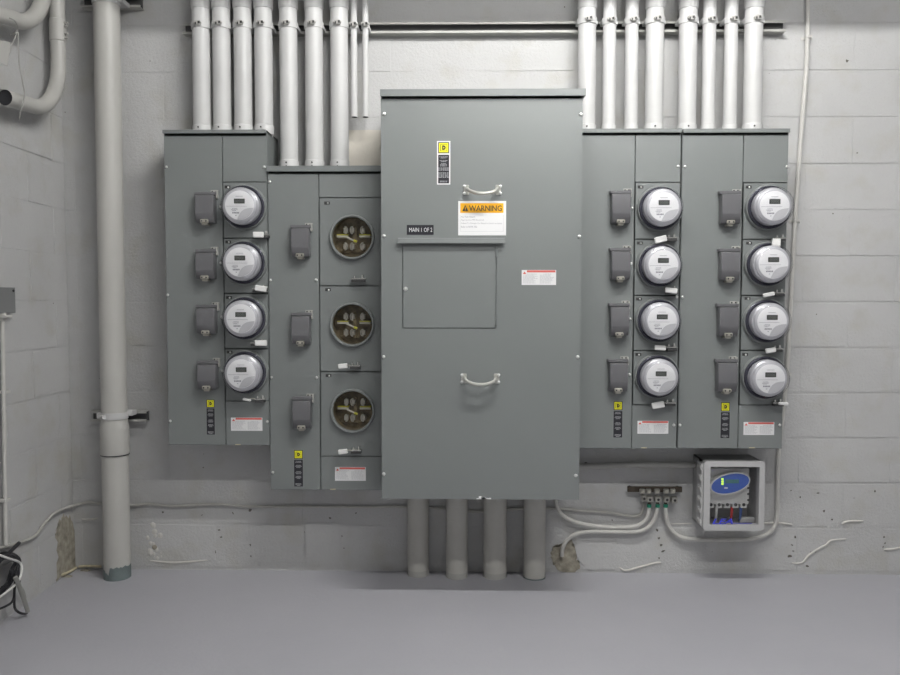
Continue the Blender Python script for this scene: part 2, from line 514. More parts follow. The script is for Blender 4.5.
# patches of bare masonry, repairs, plaster ridges and chips at the foot of the walls
left_child('bare_patch', ragged([(56, 531), (58, 522), (61, 521), (63, 515), (67, 519), (70, 517), (73, 527), (76, 534), (77.5, 567), (66, 575), (58, 580), (58, 556)], 0.0012, 0.012, amp=.011, seed=2, onleft=True), 'bare_mortar', 'bare brown mortar where paint has come off')
wall_child('bare_patch', ragged([(551, 553), (556, 544), (562, 547), (571, 540.5), (574, 547), (578, 548), (575, 557), (580, 563), (579, 570), (570, 575), (557, 570), (553, 563)], 0.0012, 0.012, amp=.006, seed=3), 'bare_mortar', False, 'bare brown mortar where paint has come off')
wall_child('filler_bead', MB().tube([P(79, 566.5, -.004), P(88, 566, -.006), P(101, 566.5, -.004)], 0.006, 6), 'raw_filler', label='unpainted yellowish filler along the floor joint')
left_child('filler_bead', MB().tube([PL(62, 575, .004), PL(70, 571.5, .006), PL(77, 567.5, .004)], 0.006, 6), 'raw_filler')
wall_child('repair_patch', ragged([(349, 130), (383, 130), (383, 166), (349, 166)], 0.0025, 0.012, amp=0.001, seed=4), 'fresh_patch', False, 'smooth cream filler patch')
wall_child('repair_patch', ragged([(574, 541), (616, 541.5), (616.5, 569), (588, 570), (578, 560)], 0.0030, 0.012, amp=0.0015, seed=5), 'block_paint', False)
wall_child('repair_patch', ragged([(148, 524), (215, 526), (215, 560), (150, 561)], 0.0028, 0.012, amp=0.001, seed=6), 'block_paint', False)
wall_child('repair_patch', ragged([(250, 530), (258, 526), (304, 526), (304, 562), (252, 562)], 0.0028, 0.012, amp=0.001, seed=7), 'block_paint', False)
wall_child('repair_patch', ragged([(306, 523), (340, 522), (341, 566), (306, 566)], 0.0022, 0.012, amp=0.001, seed=8), 'block_paint', False)
for pts in ([(792, 563), (802, 562.5), (809, 555), (818, 549), (826, 545), (831, 540.5), (846, 539)],
            [(842, 524), (848, 521.5), (863, 521)], [(762, 523), (780, 523), (792, 524.5)],
            [(884, 549.5), (893, 549), (900, 547.5)],
            [(619, 567), (626, 570.5), (640, 567), (655, 563), (661, 562.5)],
            [(150, 560.5), (175, 562.5), (208, 560)], [(668, 524), (692, 523.5)],
            [(82, 519), (90, 519.5), (98, 518)]):
    wall_child('plaster_ridge', MB().tube([P(a, b, -.001) for a, b in pts], lambda t: 0.0025 + 0.0035 * math.sin(PI * t) ** 0.6, 6), 'ridge_paint')
rnd = random.Random(11)
chip_spots = [(795, 537), (792, 545), (790, 556), (793, 551), (811, 552), (816, 551.5), (807, 566), (791, 490.5), (800, 497), (818, 493), (824, 511), (875, 491),
              (884, 537), (885, 543), (883, 547), (832, 519.5), (657, 530), (659, 538), (661, 545), (663, 551), (659, 558), (607, 556), (600, 532), (612, 520),
              (163, 512), (202, 515), (233, 513), (250, 510), (219, 530), (221, 537), (251, 532), (251, 545), (251, 556), (304, 532), (303, 540), (342, 536), (340, 560),
              (330, 518), (356, 513), (215, 552), (586, 463), (847, 61), (857, 153)]
for a, b in chip_spots:
    c = P(a, b, 0.0); s = rnd.uniform(0.0035, 0.0065)
    mb = MB(); n = 7
    ex, ez, ro = rnd.uniform(.45, 1.5), rnd.uniform(.4, 1.3), rnd.uniform(-.6, .6); rim = []
    for i in range(n):
        u, v = s * ex * rnd.uniform(.6, 1.3) * math.cos(2 * PI * i / n), s * ez * rnd.uniform(.5, 1.4) * math.sin(2 * PI * i / n)
        rim.append(mb.bm.verts.new((c.x + u * math.cos(ro) - v * math.sin(ro), -0.0016, c.z + u * math.sin(ro) + v * math.cos(ro))))
    mid = mb.bm.verts.new((c.x, -0.0010, c.z))
    low = [mb.bm.verts.new((v.co.x, 0.002, v.co.z)) for v in rim]
    for i in range(n):
        j = (i + 1) % n
        mb.bm.faces.new((rim[i], mid, rim[j])); mb.bm.faces.new((rim[i], rim[j], low[j], low[i]))
    wall_child('chip', mb, 'pit_dark', False)
# rough hacked spot in the plaster beside the standpipe
mb = MB(); rnd = random.Random(5)
for i in range(26):
    c = P(rnd.gauss(154, 3.2), rnd.uniform(525, 560), -.001)
    mb.ball((c.x, -.001, c.z), rnd.uniform(.006, .014), sy=0.35, n=6)
wall_child('rough_plaster', mb, 'ridge_paint', False)['kind'] = 'stuff'
c = P(155, 547)
wall_child('chip', MB().ball((c.x, -.004, c.z), 0.012, sy=0.3, n=8), 'bare_mortar')

# ---- the fluorescent fitting that lights the wall (above the frame), and an added fill batten
def fixture(x0, x1, y, z, label, lit='tube_lit'):
    fx = thing('fluorescent_fixture', ((x0 + x1) / 2, y, z), label, 'lamp', 'fluorescent fittings')
    obj('housing', MB().box(x0 - .06, x1 + .06, y - .05, y + .05, z + .028, z + .09, 0.006), 'fixture_white', fx)
    for sgn in (-1, 1):
        obj('reflector_wing', MB().prism([(y + sgn * .05, z + .03), (y + sgn * .11, z + .012), (y + sgn * .112, z + .015), (y + sgn * .053, z + .034)], 'x', x0 - .06, x1 + .06), 'fixture_white', fx, smooth=False)
    obj('tube', MB().cyl((x0, y, z), (x1, y, z), 0.013, 12), lit, fx)
    for q in (0.15, 0.85):
        xx = x0 + (x1 - x0) * q
        obj('hanger', MB().cyl((xx, y, z + .09), (xx, y, 3.46), 0.005, 8), 'fixture_white', fx)
fixture(TUBE_X0, TUBE_X1, TUBE_Y, TUBE_Z, 'white fluorescent batten hung below the ceiling, closer to the panel wall')
fixture(-0.1, 1.8, -2.85, 3.25, 'added fill batten hung unseen below the ceiling, farther from the panel wall', 'fill_tube_lit')  # unseen second batten, added as fill light for the wall and panels


# ================================================================== CABINETS
CF = -0.20                                # face of the covers
def plate(name, x0, x1, z0, z1, yf, parent, mat='cabinet_paint', th=0.003, bev=0.0012, gap=0.0012, label=None):
    return obj(name, MB().box(x0 + gap, x1 - gap, yf, yf + th, z0 + gap, z1 - gap, bev), mat, parent, label=label)

def shell(name, x0, x1, z0, z1, yf, parent, th=0.003):
    """open-fronted sheet metal box"""
    mb = MB()
    mb.box(x0, x1, -th, 0.0, z0, z1)
    mb.box(x0, x0 + th, yf + .004, -th, z0, z1); mb.box(x1 - th, x1, yf + .004, -th, z0, z1)
    mb.box(x0 + th, x1 - th, yf + .004, -th, z0, z0 + th); mb.box(x0 + th, x1 - th, yf + .004, -th, z1 - th, z1)
    return obj(name, mb, 'cabinet_paint', parent, smooth=False)

def hood(x0, x1, z0, z1, yf, parent, over=0.014, side=(0.0, 0.0)):
    mb = MB().prism([(0, z1), (yf - over, z1 - .001), (yf - over, z0), (yf - over + .004, z0), (yf - over + .004, z0 + .006), (0, z0 + .006)], 'x', x0 - side[0], x1 + side[1], bev=0.001)
    return obj('rain_hood', mb, 'cabinet_paint', parent)

def screw(c, parent, yf, r=0.0062):
    mb = MB().lathe([(r, 0), (r, .002), (r * .8, .0045), (r * .35, .006), (0, .0063)], (c.x, yf, c.z), 10)
    return obj('screw', mb, 'screw_steel', parent)

def breaker_cover(px0, px1, py0, py1, yf, parent):
    a, b = P(px0, py0, yf - .02), P(px1, py1, yf - .02)
    x0, x1, z1, z0 = a.x, b.x, a.z, b.z
    h = z1 - z0; zs = z0 + h * 0.30; xt = x0 + (x1 - x0)
    body = MB().prism([(yf, z1 - .010), (yf - .046, z1 - .012), (yf - .050, zs), (yf - .034, z0), (yf, z0)], 'x', x0 + .005, x1 - .002, bev=0.0025)
    o = obj('breaker_cover', body, 'breaker_gray', parent)
    obj('hinge_bar', MB().box(x0 - .001, x1 + .003, yf - .030, yf, z1 - .010, z1 + .004, .002), 'breaker_gray', o)
    obj('bracket', MB().box(x1 - .026, x1 + .006, yf - .004, yf, z1 - .002, z1 + .014, .001).box(x1 + .000, x1 + .006, yf - .020, yf, z1 - .022, z1 + .012, .001), 'strut_paint', o)
    for dx in (-.019, -.003):
        obj('bracket_hole', MB().cyl((x1 + dx, yf - .0036, z1 + .008), (x1 + dx, yf - .0046, z1 + .008), .0036, 8), 'ink', o)
    xm = (x0 + x1) / 2
    obj('latch', MB().box(xm - .017, xm + .017, yf - .048, yf - .030, z0 - .002, z0 + .014, .003).box(xm - .012, xm + .012, yf - .040, yf, z0 - .010, z0 - .001, .002), 'jaw_metal', o)
    for dx in (-.009, .009):
        obj('rivet', MB().cyl((xm + dx, yf - .0475, z0 + .006), (xm + dx, yf - .0495, z0 + .006), .0035, 8), 'ink', o)
    return o

def cover_slot(px, py, yf, parent):
    c = P(px, py, yf)
    o = obj('vent_slot', MB().box(c.x - .012, c.x + .012, yf - .0008, yf + .001, c.z - .006, c.z + .006), 'ink', parent)
    obj('slot_screw', MB().ball((c.x + .003, yf - .001, c.z - .001), .0042, n=8), 'screw_steel', o)

def cover_latch(px, py, yf, parent, tag_px=None, tilt=0.0, size=(0.052, 0.024), wd=0.065):
    """spring latch under a meter with its white seal"""
    c = P(px, py, yf - .02)
    o = obj('cover_latch', MB().box(c.x - wd / 2, c.x + wd / 2, yf - .026, yf, c.z - .003, c.z + .004, .002), 'chrome', parent)
    obj('latch_stud', MB().cyl((c.x + wd * .25, yf - .012, c.z + .003), (c.x + wd * .25, yf - .012, c.z + .017), .005, 8).cyl((c.x - wd * .25, yf - .012, c.z + .003), (c.x - wd * .25, yf - .012, c.z + .013), .004, 8), 'chrome', o)
    obj('latch_shade', MB().box(c.x - wd / 2 + .003, c.x + wd / 2 - .003, yf - .027, yf - .001, c.z - .013, c.z - .0032), 'dark_steel', o)  # dark block standing in for the shadow under the latch
    if tag_px:
        t = P(tag_px[0], tag_px[1], yf - .034)
        mb = MB().box(-size[0] / 2, size[0] / 2, -.007, .007, -size[1] / 2, size[1] / 2, .003)
        bmesh.ops.rotate(mb.bm, verts=mb.bm.verts, cent=(0, 0, 0), matrix=Matrix.Rotation(math.radians(tilt), 3, 'Y'))
        bmesh.ops.translate(mb.bm, verts=mb.bm.verts, vec=(t.x, yf - .036, t.z))
        obj('seal_tag', mb, 'tag_white', o, label='white plastic seal')
        e = Vector((c.x - wd * .3 if t.x < c.x else c.x + wd * .3, yf - .020, c.z))
        obj('seal_wire', MB().tube([(t.x, yf - .036, t.z), (t.x * .5 + e.x * .5, yf - .03, (t.z + e.z) / 2 + .004), e], .0025, 6), 'jaw_metal', o)
    return o

def brand_label(px0, px1, py0, pym, py1, yf, parent, big=False):
    """yellow square emblem over a narrow black label"""
    a, m, b = P(px0, py0, yf), P(px1, pym, yf), P(px1, py1, yf)
    x0, x1 = a.x, b.x
    wd = x1 - x0
    o = obj('emblem_label', MB().box(x0, x1, yf - .0008, yf, b.z, a.z), 'white_label' if big else 'ring_paint', parent, smooth=False, label='narrow label with a yellow emblem above black print')
    e = wd * (0.09 if big else 0.07)
    s = wd - 2 * e
    zt = a.z - e; zb = zt - s
    y = yf - .0010
    obj('emblem_border', MB().box(x0 + e, x1 - e, y, yf, zb, zt), 'black_label', o, smooth=False)
    q = s * .08
    obj('emblem_field', MB().box(x0 + e + q, x1 - e - q, y - .0003, yf, zb + q, zt - q), 'yellow_label', o, smooth=False)
    # the mark: an open square outline round a solid D
    u = s * .2; t = s * .05; X0, X1, Z0, Z1 = x0 + e + u, x1 - e - u, zb + u, zt - u; yy = y - .0005
    mk = MB()
    mk.box(X0, X0 + t, yy, yf, Z0, Z1)
    mk.box(X0, X1, yy, yf, Z0, Z0 + t * .55); mk.box(X0, X1, yy, yf, Z1 - t * .55, Z1); mk.box(X1 - t * .5, X1, yy, yf, Z0, Z1)
    obj('emblem_square', mk, 'black_label', o, smooth=False)
    wall_text('emblem_letter', 'D', X0 + (X1 - X0) * .27, Z0 + (Z1 - Z0) * .16, yy - .0002, (Z1 - Z0) * .68, 'black_label', o, width=(X1 - X0) * .54, bold=0.10)
    zt2 = zb - e * 1.3; zb2 = b.z + e
    obj('black_panel', MB().box(x0 + e, x1 - e, y, yf, zb2, zt2), 'black_label', o, smooth=False)
    mk = MB(); H = zt2 - zb2
    if big:
        rows = [(.93, .8), (.89, .55), (.80, .72), (.76, .5), (.69, .5), (.65, .66), (.61, .66), (.54, .98), (.50, .98), (.46, .98), (.37, .98), (.33, .98), (.29, .98), (.25, .98), (.21, .98), (.08, .7), (.05, .7)]
    else:
        rows = [(.94, .6), (.90, .7), (.79, .6), (.75, .75), (.71, .5), (.56, .5), (.52, .7), (.48, .6), (.38, .6), (.34, .7), (.30, .4), (.11, .7), (.07, .72), (.04, .4)]
    xm = (x0 + x1) / 2
    for f, ww in rows:
        zz = zb2 + H * f; hw = s * ww * .5
        k = 5
        for i in range(k):                      # broken into word-like dashes
            xa = xm - hw + 2 * hw * i / k; xb = xa + 2 * hw / k * random.uniform(.6, .95)
            mk.box(xa, xb, y - .0004, y, zz - H * .009, zz + H * .009)
    p = obj('fine_print', mk, 'print_light' if not big else 'pale_print', o, smooth=False); p['kind'] = 'stuff'
    return o

def warning_label(px0, px1, py0, py1, yf, parent):
    a, b = P(px0, py0, yf), P(px1, py1, yf)
    x0, x1, z0, z1 = a.x, b.x, b.z, a.z
    W, H = x1 - x0, z1 - z0
    o = obj('warning_label', MB().box(x0, x1, yf - .0008, yf, z0, z1), 'white_label', parent, smooth=False, label='small white label with a red heading and fine print')
    y = yf - .0010
    obj('red_heading', MB().box(x0 + W * .15, x1 - W * .02, y, yf, z1 - H * .16, z1 - H * .02), 'red_label', o, smooth=False)
    tri = MB().prism([(x0 + W * .03, z1 - H * .27), (x0 + W * .135, z1 - H * .27), (x0 + W * .082, z1 - H * .1)], 'y', y, yf)
    obj('hazard_triangle', tri, 'red_label', o, smooth=False)
    mk = MB()
    for col in (0, 1):
        xa0 = x0 + W * (.04 if col == 0 else .53)
        for r in range(9):
            zz = z1 - H * (.27 + .075 * r); x = xa0 + (W * .10 if r < 1 else 0)
            end = xa0 + W * (.43 * random.uniform(.72, 1.0))
            while x < end:
                l = W * random.uniform(.03, .08)
                mk.box(x, min(x + l, end), y, yf, zz - H * .014, zz + H * .014); x += l + W * .012
    p = obj('fine_print', mk, 'pale_print', o, smooth=False); p['kind'] = 'stuff'
    return o


# ---- the electricity meter, made once and copied
def make_meter():
    r = thing('electric_meter', (0, 0, 0), '', 'meter', 'round digital electric meters')
    N = 40
    obj('base_flange', MB().lathe([(.050, .0), (.0885, .0), (.0885, .018), (.080, .022), (.050, .022)], n=N), 'meter_base', r)
    obj('clamp_band', MB().lathe([(.0865, .016), (.0880, .020), (.0885, .026), (.0865, .030), (.0835, .028), (.083, .018)], n=N, closed=True), 'meter_base', r)
    obj('drum', MB().lathe([(.0765, .020), (.0765, .045), (.0745, .048), (.0765, .050), (.0765, .056), (.0700, .061), (.0695, .068), (.0640, .070), (.0640, .0725), (.030, .0725)], n=N), 'meter_drum', r)
    f = obj('dial_plate', MB().lathe([(0, .0750), (.0600, .0750), (.0605, .0735), (.0600, .0720)], n=N), 'meter_face', r)
    obj('display', MB().box(-.0225, .0225, -.0768, -.0748, .007, .027, .001), 'lcd', f)
    wall_text('display_digits', '00000', -.017, .0115, -.0771, .011, 'lcd_digit', f, width=.034)
    # pale grey sector in the lower corner, bounded by an arc
    R = .0585; pts = []
    for i in range(13):
        a = math.radians(-100 + 90 * i / 12); pts.append((R * math.cos(a), R * math.sin(a)))
    for i in range(1, 10):
        t = i / 10; A = Vector(pts[12]); B = Vector(pts[0]); q = A.lerp(B, t) + Vector((-.010, .013)) * math.sin(PI * t)
        pts.append((q.x, q.y))
    obj('gray_sector', MB().prism(pts, 'y', -.0757, -.0745), 'meter_sector', f, smooth=False)
    mk = MB()
    mk.box(-.016, .014, -.0756, -.075, .036, .0375)
    mk.box(-.055, .030, -.0756, -.075, -.0045, -.0035)
    for zz, xa, xb in ((-.013, -.030, -.012), (-.018, -.034, -.008), (-.022, -.030, -.014)):
        x = xa
        while x < xb:
            mk.box(x, x + .004, -.0756, -.075, zz - .001, zz + .001); x += .0055
    mk.box(-.018, -.0125, -.0756, -.075, -.043, -.0405)
    p = obj('dial_print', mk, 'print_gray', f, smooth=False); p['kind'] = 'stuff'
    mk = MB()
    for i in range(5): mk.box(-.030 + i * .006, -.0255 + i * .006, -.0757, -.075, -.034, -.028)
    obj('model_print', mk, 'print_gray', f, smooth=False)
    obj('glass_cover', MB().lathe([(.0815, .022), (.0810, .060), (.0790, .078), (.0740, .088), (.0660, .0935), (.050, .0955), (.025, .0962), (0, .0965)], n=N), 'meter_glass', r)
    return r
METER = make_meter()
METER_USED = [False]
def put_meter(px, py, label, yf=CF):
    o = METER if not METER_USED[0] else copy_tree(METER)
    METER_USED[0] = True
    c = P(px, py, yf)
    o.location = (c.x, yf - .004, c.z); o['label'] = label
    return o

ORD = ['top', 'second from top', 'third from top', 'bottom']
def meter_cabinet(label, nick, xs, pz_top, pz_hood, pz_bot, door_py, ring, boxes, slots, latches, screws, emb, warn, hood_x=None):
    """xs: x of body edge, divider, edge; door_py: the five door edges"""
    x0, xd, x1 = xs
    xm = xd
    zt, zh, zb = PZ(pz_top, xm_px(xm)), PZ(pz_hood, xm_px(xm)), PZ(pz_bot, xm_px(xm))
    r = thing('meter_cabinet', ((x0 + x1) / 2, 0, zb), label, 'cabinet', 'wall mounted meter cabinets')
    shell('body', x0, x1, zb, zt - .002, CF, r)
    hood(*(hood_x or (x0, x1)), zh, zt, CF, r)
    plate('side_cover', x0, xd, zb, zh - .006, CF, r)
    zs = [PZ(p, xm_px(x1 - .1)) for p in door_py]
    plate('top_cover', xd, x1, zs[0], zh - .006, CF, r)
    for i in range(len(zs) - 1):
        if ring == 'meter':
            d = plate('meter_door', xd + .001, x1, zs[i + 1], zs[i], CF - .003, r, gap=0.0022)
        else:
            yield_door(r, xd + .001, x1, zs[i + 1], zs[i], i)
    plate('label_cover', xd, x1, zb, zs[-1], CF, r)
    for b in boxes: breaker_cover(*b, CF, r)
    for s in slots: cover_slot(*s, CF - .003, r)
    for l in latches: cover_latch(l[0], l[1], CF - .003, r, *l[2:])
    for s in screws: screw(P(s[0], s[1], CF), r, CF)
    brand_label(*emb, CF, r)
    warning_label(*warn, CF, r)
    return r
def xm_px(x): return 450 + F_PX * math.tan(YAW) + x / (D + CF) * F_PX

def socket_ring(px, py, parent):
    c = P(px, py, CF)
    return obj('meter_ring', MB().lathe([(.079, .0), (.0955, .0), (.0955, .010), (.0925, .018), (.0895, .018), (.0890, .006), (.079, .004)], (c.x, CF - .003, c.z), 40, closed=True), 'ring_paint', parent)

SOCK = [(352.4, 237.5), (352.6, 324.5), (353.0, 410.5)]
def yield_door(parent, x0, x1, z0, z1, i):
    """door of an empty socket: a plate with a round window, the jaws behind it"""
    c = P(*SOCK[i], CF); R = .0845; n = 48
    yf = CF - .003; g = .0022
    X0, X1, Z0, Z1 = x0 + g, x1 - g, z0 + g, z1 - g
    mb = MB(); inner, outer = [], []
    for k in range(n):
        a = 2 * PI * k / n; ca, sa = math.cos(a), math.sin(a)
        inner.append((c.x + R * ca, c.z + R * sa))
        t = min(((X1 - c.x) / ca if ca > 1e-6 else (X0 - c.x) / ca if ca < -1e-6 else 1e9), ((Z1 - c.z) / sa if sa > 1e-6 else (Z0 - c.z) / sa if sa < -1e-6 else 1e9))
        outer.append((c.x + t * ca, c.z + t * sa))
    for cx, cz in ((X0, Z0), (X1, Z0), (X1, Z1), (X0, Z1)):   # square the corners
        k = min(range(n), key=lambda q: (outer[q][0] - cx) ** 2 + (outer[q][1] - cz) ** 2); outer[k] = (cx, cz)
    vi = [mb.bm.verts.new((a, yf, b)) for a, b in inner]; vo = [mb.bm.verts.new((a, yf, b)) for a, b in outer]
    wi = [mb.bm.verts.new((a, yf + .003, b)) for a, b in inner]; wo = [mb.bm.verts.new((a, yf + .003, b)) for a, b in outer]
    for k in range(n):
        j = (k + 1) % n
        mb.bm.faces.new((vi[k], vo[k], vo[j], vi[j])); mb.bm.faces.new((wi[k], wi[j], wo[j], wo[k]))
        mb.bm.faces.new((vi[k], vi[j], wi[j], wi[k])); mb.bm.faces.new((vo[k], wo[k], wo[j], vo[j]))
    d = obj('meter_door', mb, 'cabinet_paint', parent)
    s = obj('empty_socket', MB().lathe([(.0845, -.003), (.0850, .010), (.0845, -.058), (0, -.058)][0:1] + [(.0845, -.058), (0, -.058)], (c.x, CF, c.z), 40), 'socket_back', parent, label='open meter socket with bare metal jaws behind clear cover')
    yb = CF + .055
    for dx in (-.034, -.004, .040):
        for dz in (.033, -.036):
            pts = [(c.x + dx + .008 * math.cos(a), yb - .030, c.z + dz + .014 * math.sin(a)) for a in [math.radians(-110 + 44 * q) for q in range(6)]]
            mb = MB().tube([(p[0] if dx < -.01 else 2 * (c.x + dx) - p[0], p[1], p[2]) for p in pts], .0038, 6)
            mb.box(c.x + dx - .009, c.x + dx + .009, yb - .028, yb, c.z + dz - .011, c.z + dz + .011, .002)
            obj('jaw', mb, 'jaw_metal', s)
    for xa, xb in ((-.070, -.022), (.026, .074)):
        obj('insulator_block', MB().box(c.x + xa, c.x + xb, yb - .034, yb, c.z + .001, c.z + .011, .002), 'insulator', s)
        obj('insulator_cap', MB().box(c.x + xa, c.x + xb, yb - .035, yb, c.z + .011, c.z + .0145, .001), 'yellow_plastic', s)
    obj('bypass_lever', MB().tube([(c.x - .028, yb - .040, c.z + .003), (c.x + .004, yb - .044, c.z - .012)], .0042, 6), 'insulator', s)
    obj('lever_tip', MB().tube([(c.x + .004, yb - .044, c.z - .012), (c.x + .018, yb - .044, c.z - .017)], .0055, 6), 'yellow_plastic', s)
    obj('bus_strip', MB().box(c.x - .060, c.x + .060, yb - .006, yb, c.z - .062, c.z - .048, .002).box(c.x - .005, c.x + .012, yb - .012, yb, c.z - .060, c.z + .055, .002), 'socket_back', s)
    obj('clear_cover', MB().lathe([(.0835, .006), (.080, .011), (.05, .013), (0, .0135)], (c.x, CF, c.z), 40), 'clear_glass', s)
    obj('cover_rim', MB().lathe([(.0835, .0), (.0945, .0), (.0945, .012), (.0915, .019), (.0865, .019), (.0835, .010)], (c.x, CF - .003, c.z), 40, closed=True), 'ring_paint', s)

XL1 = (PX(166), PX(224), PX(268.2))
XMAIN = (PX(381.35, 300, -.41), PX(580.9, 300, -.41))
XL2 = (PX(268.6), PX(319.5), XMAIN[0] - .002)
XR1 = (XMAIN[1] + .002, PX(633.5), PX(678.9))
XR2 = (PX(680.1), PX(740.8), PX(785.5))

# cabinet beside the standpipe
L1 = meter_cabinet('gray-green meter cabinet with four meters nearest the tall standpipe', 'l1', XL1, 130, 134, 445.2,
    [182, 238.3, 293.4, 348.8, 401], 'meter',
    [(195.5, 216, 193, 223), (196, 216, 250, 279), (196.8, 217, 305.5, 333.5), (197.6, 218, 361.5, 388.5)],
    [(227.6, 187), (228.2, 242), (229, 297.5), (229.6, 352)],
    [(262, 235, (258.5, 234.8), 0, (.045, .024)), (260, 289, (261, 288.5), 8, (.048, .024)), (258, 343, (261, 343), 0, (.05, .024)), (260, 399.3, (247, 399.6), 10, (.035, .010), .045)],
    [(166.5, 167), (167.8, 295), (170.3, 421), (220.4, 207), (220.8, 263), (222, 317), (222.6, 371), (264.3, 167), (267.4, 421.7)],
    (205.8, 215.6, 398.8, 409, 435.2), (231, 262.5, 417.5, 430.8))
for i, (a, b) in enumerate([(244.8, 207.5), (245.2, 263), (246, 318.2), (246.5, 372)]):
    socket_ring(a, b, L1)
    put_meter(a, b, ORD[i] + ' round meter of the four-meter cabinet beside the standpipe')

# cabinet with the three empty sockets
L2 = meter_cabinet('gray-green cabinet with three empty meter sockets beside the tall main panel', 'l2', XL2, 166, 172, 490,
    [197.7, 285.8, 371.6, 456.2], 'empty',
    [(291, 310.5, 226, 257), (291.5, 311, 313.5, 344), (292.3, 312, 397.5, 428)],
    [(327, 203), (328, 289.7), (328.5, 375.5)],
    [(358.5, 279, None), (355, 366, (343, 366), -5, (.040, .020), .048), (356, 450.5, (343, 451.5), -6, (.040, .020), .048)],
    [(269.8, 181.7), (270.6, 280), (271.6, 377.5), (272.9, 472.4), (316, 280), (316.7, 377.5)],
    (293.3, 303.8, 449.3, 460, 487.2), (335, 365.8, 467, 480.8))

R1 = meter_cabinet('gray-green meter cabinet with four meters abutting the tall main panel', 'r1', XR1, 129, 133.3, 448.6,
    [182.3, 239.3, 295.6, 350.8, 404.9], 'meter',
    [(610, 630, 191.5, 223.5), (609.6, 629.5, 248.8, 280), (608.8, 628.3, 304, 335.5), (608, 627, 360, 391)],
    [(640.5, 187), (640, 243), (639, 299), (638.3, 354.5)],
    [(672, 238, (660.5, 239.4), -14, (.050, .026), .045), (672, 290.5, (671, 290.5), 6, (.05, .022), .05), (672, 347.5, (660, 347.8), 3, (.046, .020), .045), (670.5, 403, (658, 405), -10, (.052, .026), .045)],
    [(678.2, 166.4), (676.8, 297), (673.8, 425), (632, 208), (631.2, 263.5), (630.2, 319), (629.3, 374.4)],
    (613, 622.8, 400.6, 411, 438.2), (637.5, 668.3, 420.8, 433.8))
for i, (a, b) in enumerate([(659.2, 209), (658.5, 265.5), (657.4, 320.5), (656.3, 376)]):
    socket_ring(a, b, R1)
    put_meter(a, b, ORD[i] + ' round meter of the cabinet abutting the tall main panel')

R2 = meter_cabinet('gray-green meter cabinet with four meters nearest the thin bent conductor', 'r2', XR2, 129, 133.3, 448.6,
    [182.7, 239.5, 295.6, 350.5, 405], 'meter',
    [(719.3, 739.3, 192, 224), (718.5, 738.5, 249.3, 280.3), (716.8, 737, 304.5, 336), (715.4, 735.8, 360, 391.5)],
    [(748.6, 187), (749, 243), (747.5, 298.5), (745, 354.5)],
    [(780.5, 238.5, (776, 243), 0, (.034, .036), .045), (780, 293, (768.5, 294.5), -12, (.048, .016), .04), (778, 349, (770.5, 350.2), -10, (.042, .020), .04), (778.5, 403, (783, 403.5), 3, (.040, .012), .045)],
    [(684.8, 166.7), (682.6, 297), (679.9, 425), (786.8, 166.7), (779.6, 425), (740, 208), (738.6, 264), (737.5, 319), (736, 374)],
    (720.3, 730, 401.6, 411.5, 438.8), (743.6, 774, 422, 435))
for i, (a, b) in enumerate([(767.2, 208), (766, 264.7), (764.7, 321), (763.2, 377)]):
    socket_ring(a, b, R2)
    put_meter(a, b, ORD[i] + ' round meter of the cabinet beside the thin bent conductor')

# ---- the main panel
MF = -0.41
def MZ(py, px=480): return PZ(py, px, MF)
mz0, mzh, mzt = MZ(499.3), MZ(97), MZ(89.6)
x0, x1 = XMAIN
mp = thing('main_panel', ((x0 + x1) / 2, 0, mz0), 'tall gray-green main panel with two handles and a warning sign', 'panel')
mb = MB(); th = .003
mb.box(x0, x1, -th, 0, mz0, mzt - .002); mb.box(x0, x0 + th, MF + .004, -th, mz0, mzt - .002); mb.box(x1 - th, x1, MF + .004, -th, mz0, mzt - .002)
mb.box(x0 + th, x1 - th, MF + .004, -th, mz0, mz0 + th); mb.box(x0 + th, x1 - th, MF + .004, -th, mzt - .005, mzt - .002)
obj('body', mb, 'cabinet_paint', mp, smooth=False)
hood(x0, x1, mzh, mzt, MF, mp, .016, (.0015, .010))
# front cover with the opening of the little door
da, db = P(402.3, 245, MF), P(496.3, 328.6, MF)
dx0, dx1, dz1, dz0 = da.x, db.x, da.z, db.z
mb = MB(); gy = .0025
mb.box(x0, dx0, MF, MF + .004, mz0, mzh - .007); mb.box(dx1, x1, MF, MF + .004, mz0, mzh - .007)
mb.box(dx0, dx1, MF, MF + .004, mz0, dz0); mb.box(dx0, dx1, MF, MF + .004, dz1, mzh - .007)
obj('front_cover', mb, 'cabinet_paint', mp, smooth=False)
dr = obj('access_door', MB().box(dx0 + gy, dx1 - gy, MF - .002, MF + .003, dz0 + gy, dz1, .001), 'cabinet_paint', mp)
for pyy in (252, 319):
    h = P(497, pyy, MF)
    obj('hinge', MB().cyl((dx1 - .001, MF - .004, h.z - .022), (dx1 - .001, MF - .004, h.z + .022), .0045, 8), 'cabinet_paint', dr)
l = P(404.8, 289, MF)
obj('door_lock', MB().lathe([(.009, 0), (.009, .003), (.006, .006), (0, .0065)], (l.x + .003, MF - .002, l.z), 12).box(l.x, l.x + .006, MF - .014, MF, l.z - .008, l.z + .008, .002), 'screw_steel', dr)
a, b = P(398.2, 238, MF), P(504.8, 243.6, MF)
obj('drip_ledge', MB().prism([(MF, a.z), (MF - .020, a.z - .003), (MF - .022, b.z), (MF - .018, b.z), (MF - .016, a.z - .006), (MF, a.z - .004)], 'x', a.x, b.x), 'cabinet_paint', mp, smooth=False)
for s in [(384.1, 114), (580.9, 114.5), (383.9, 236), (579.2, 236.5), (383.7, 356.8), (577.7, 357), (383.8, 474), (575.6, 475.6)]:
    screw(P(s[0], s[1], MF), mp, MF, .0072)

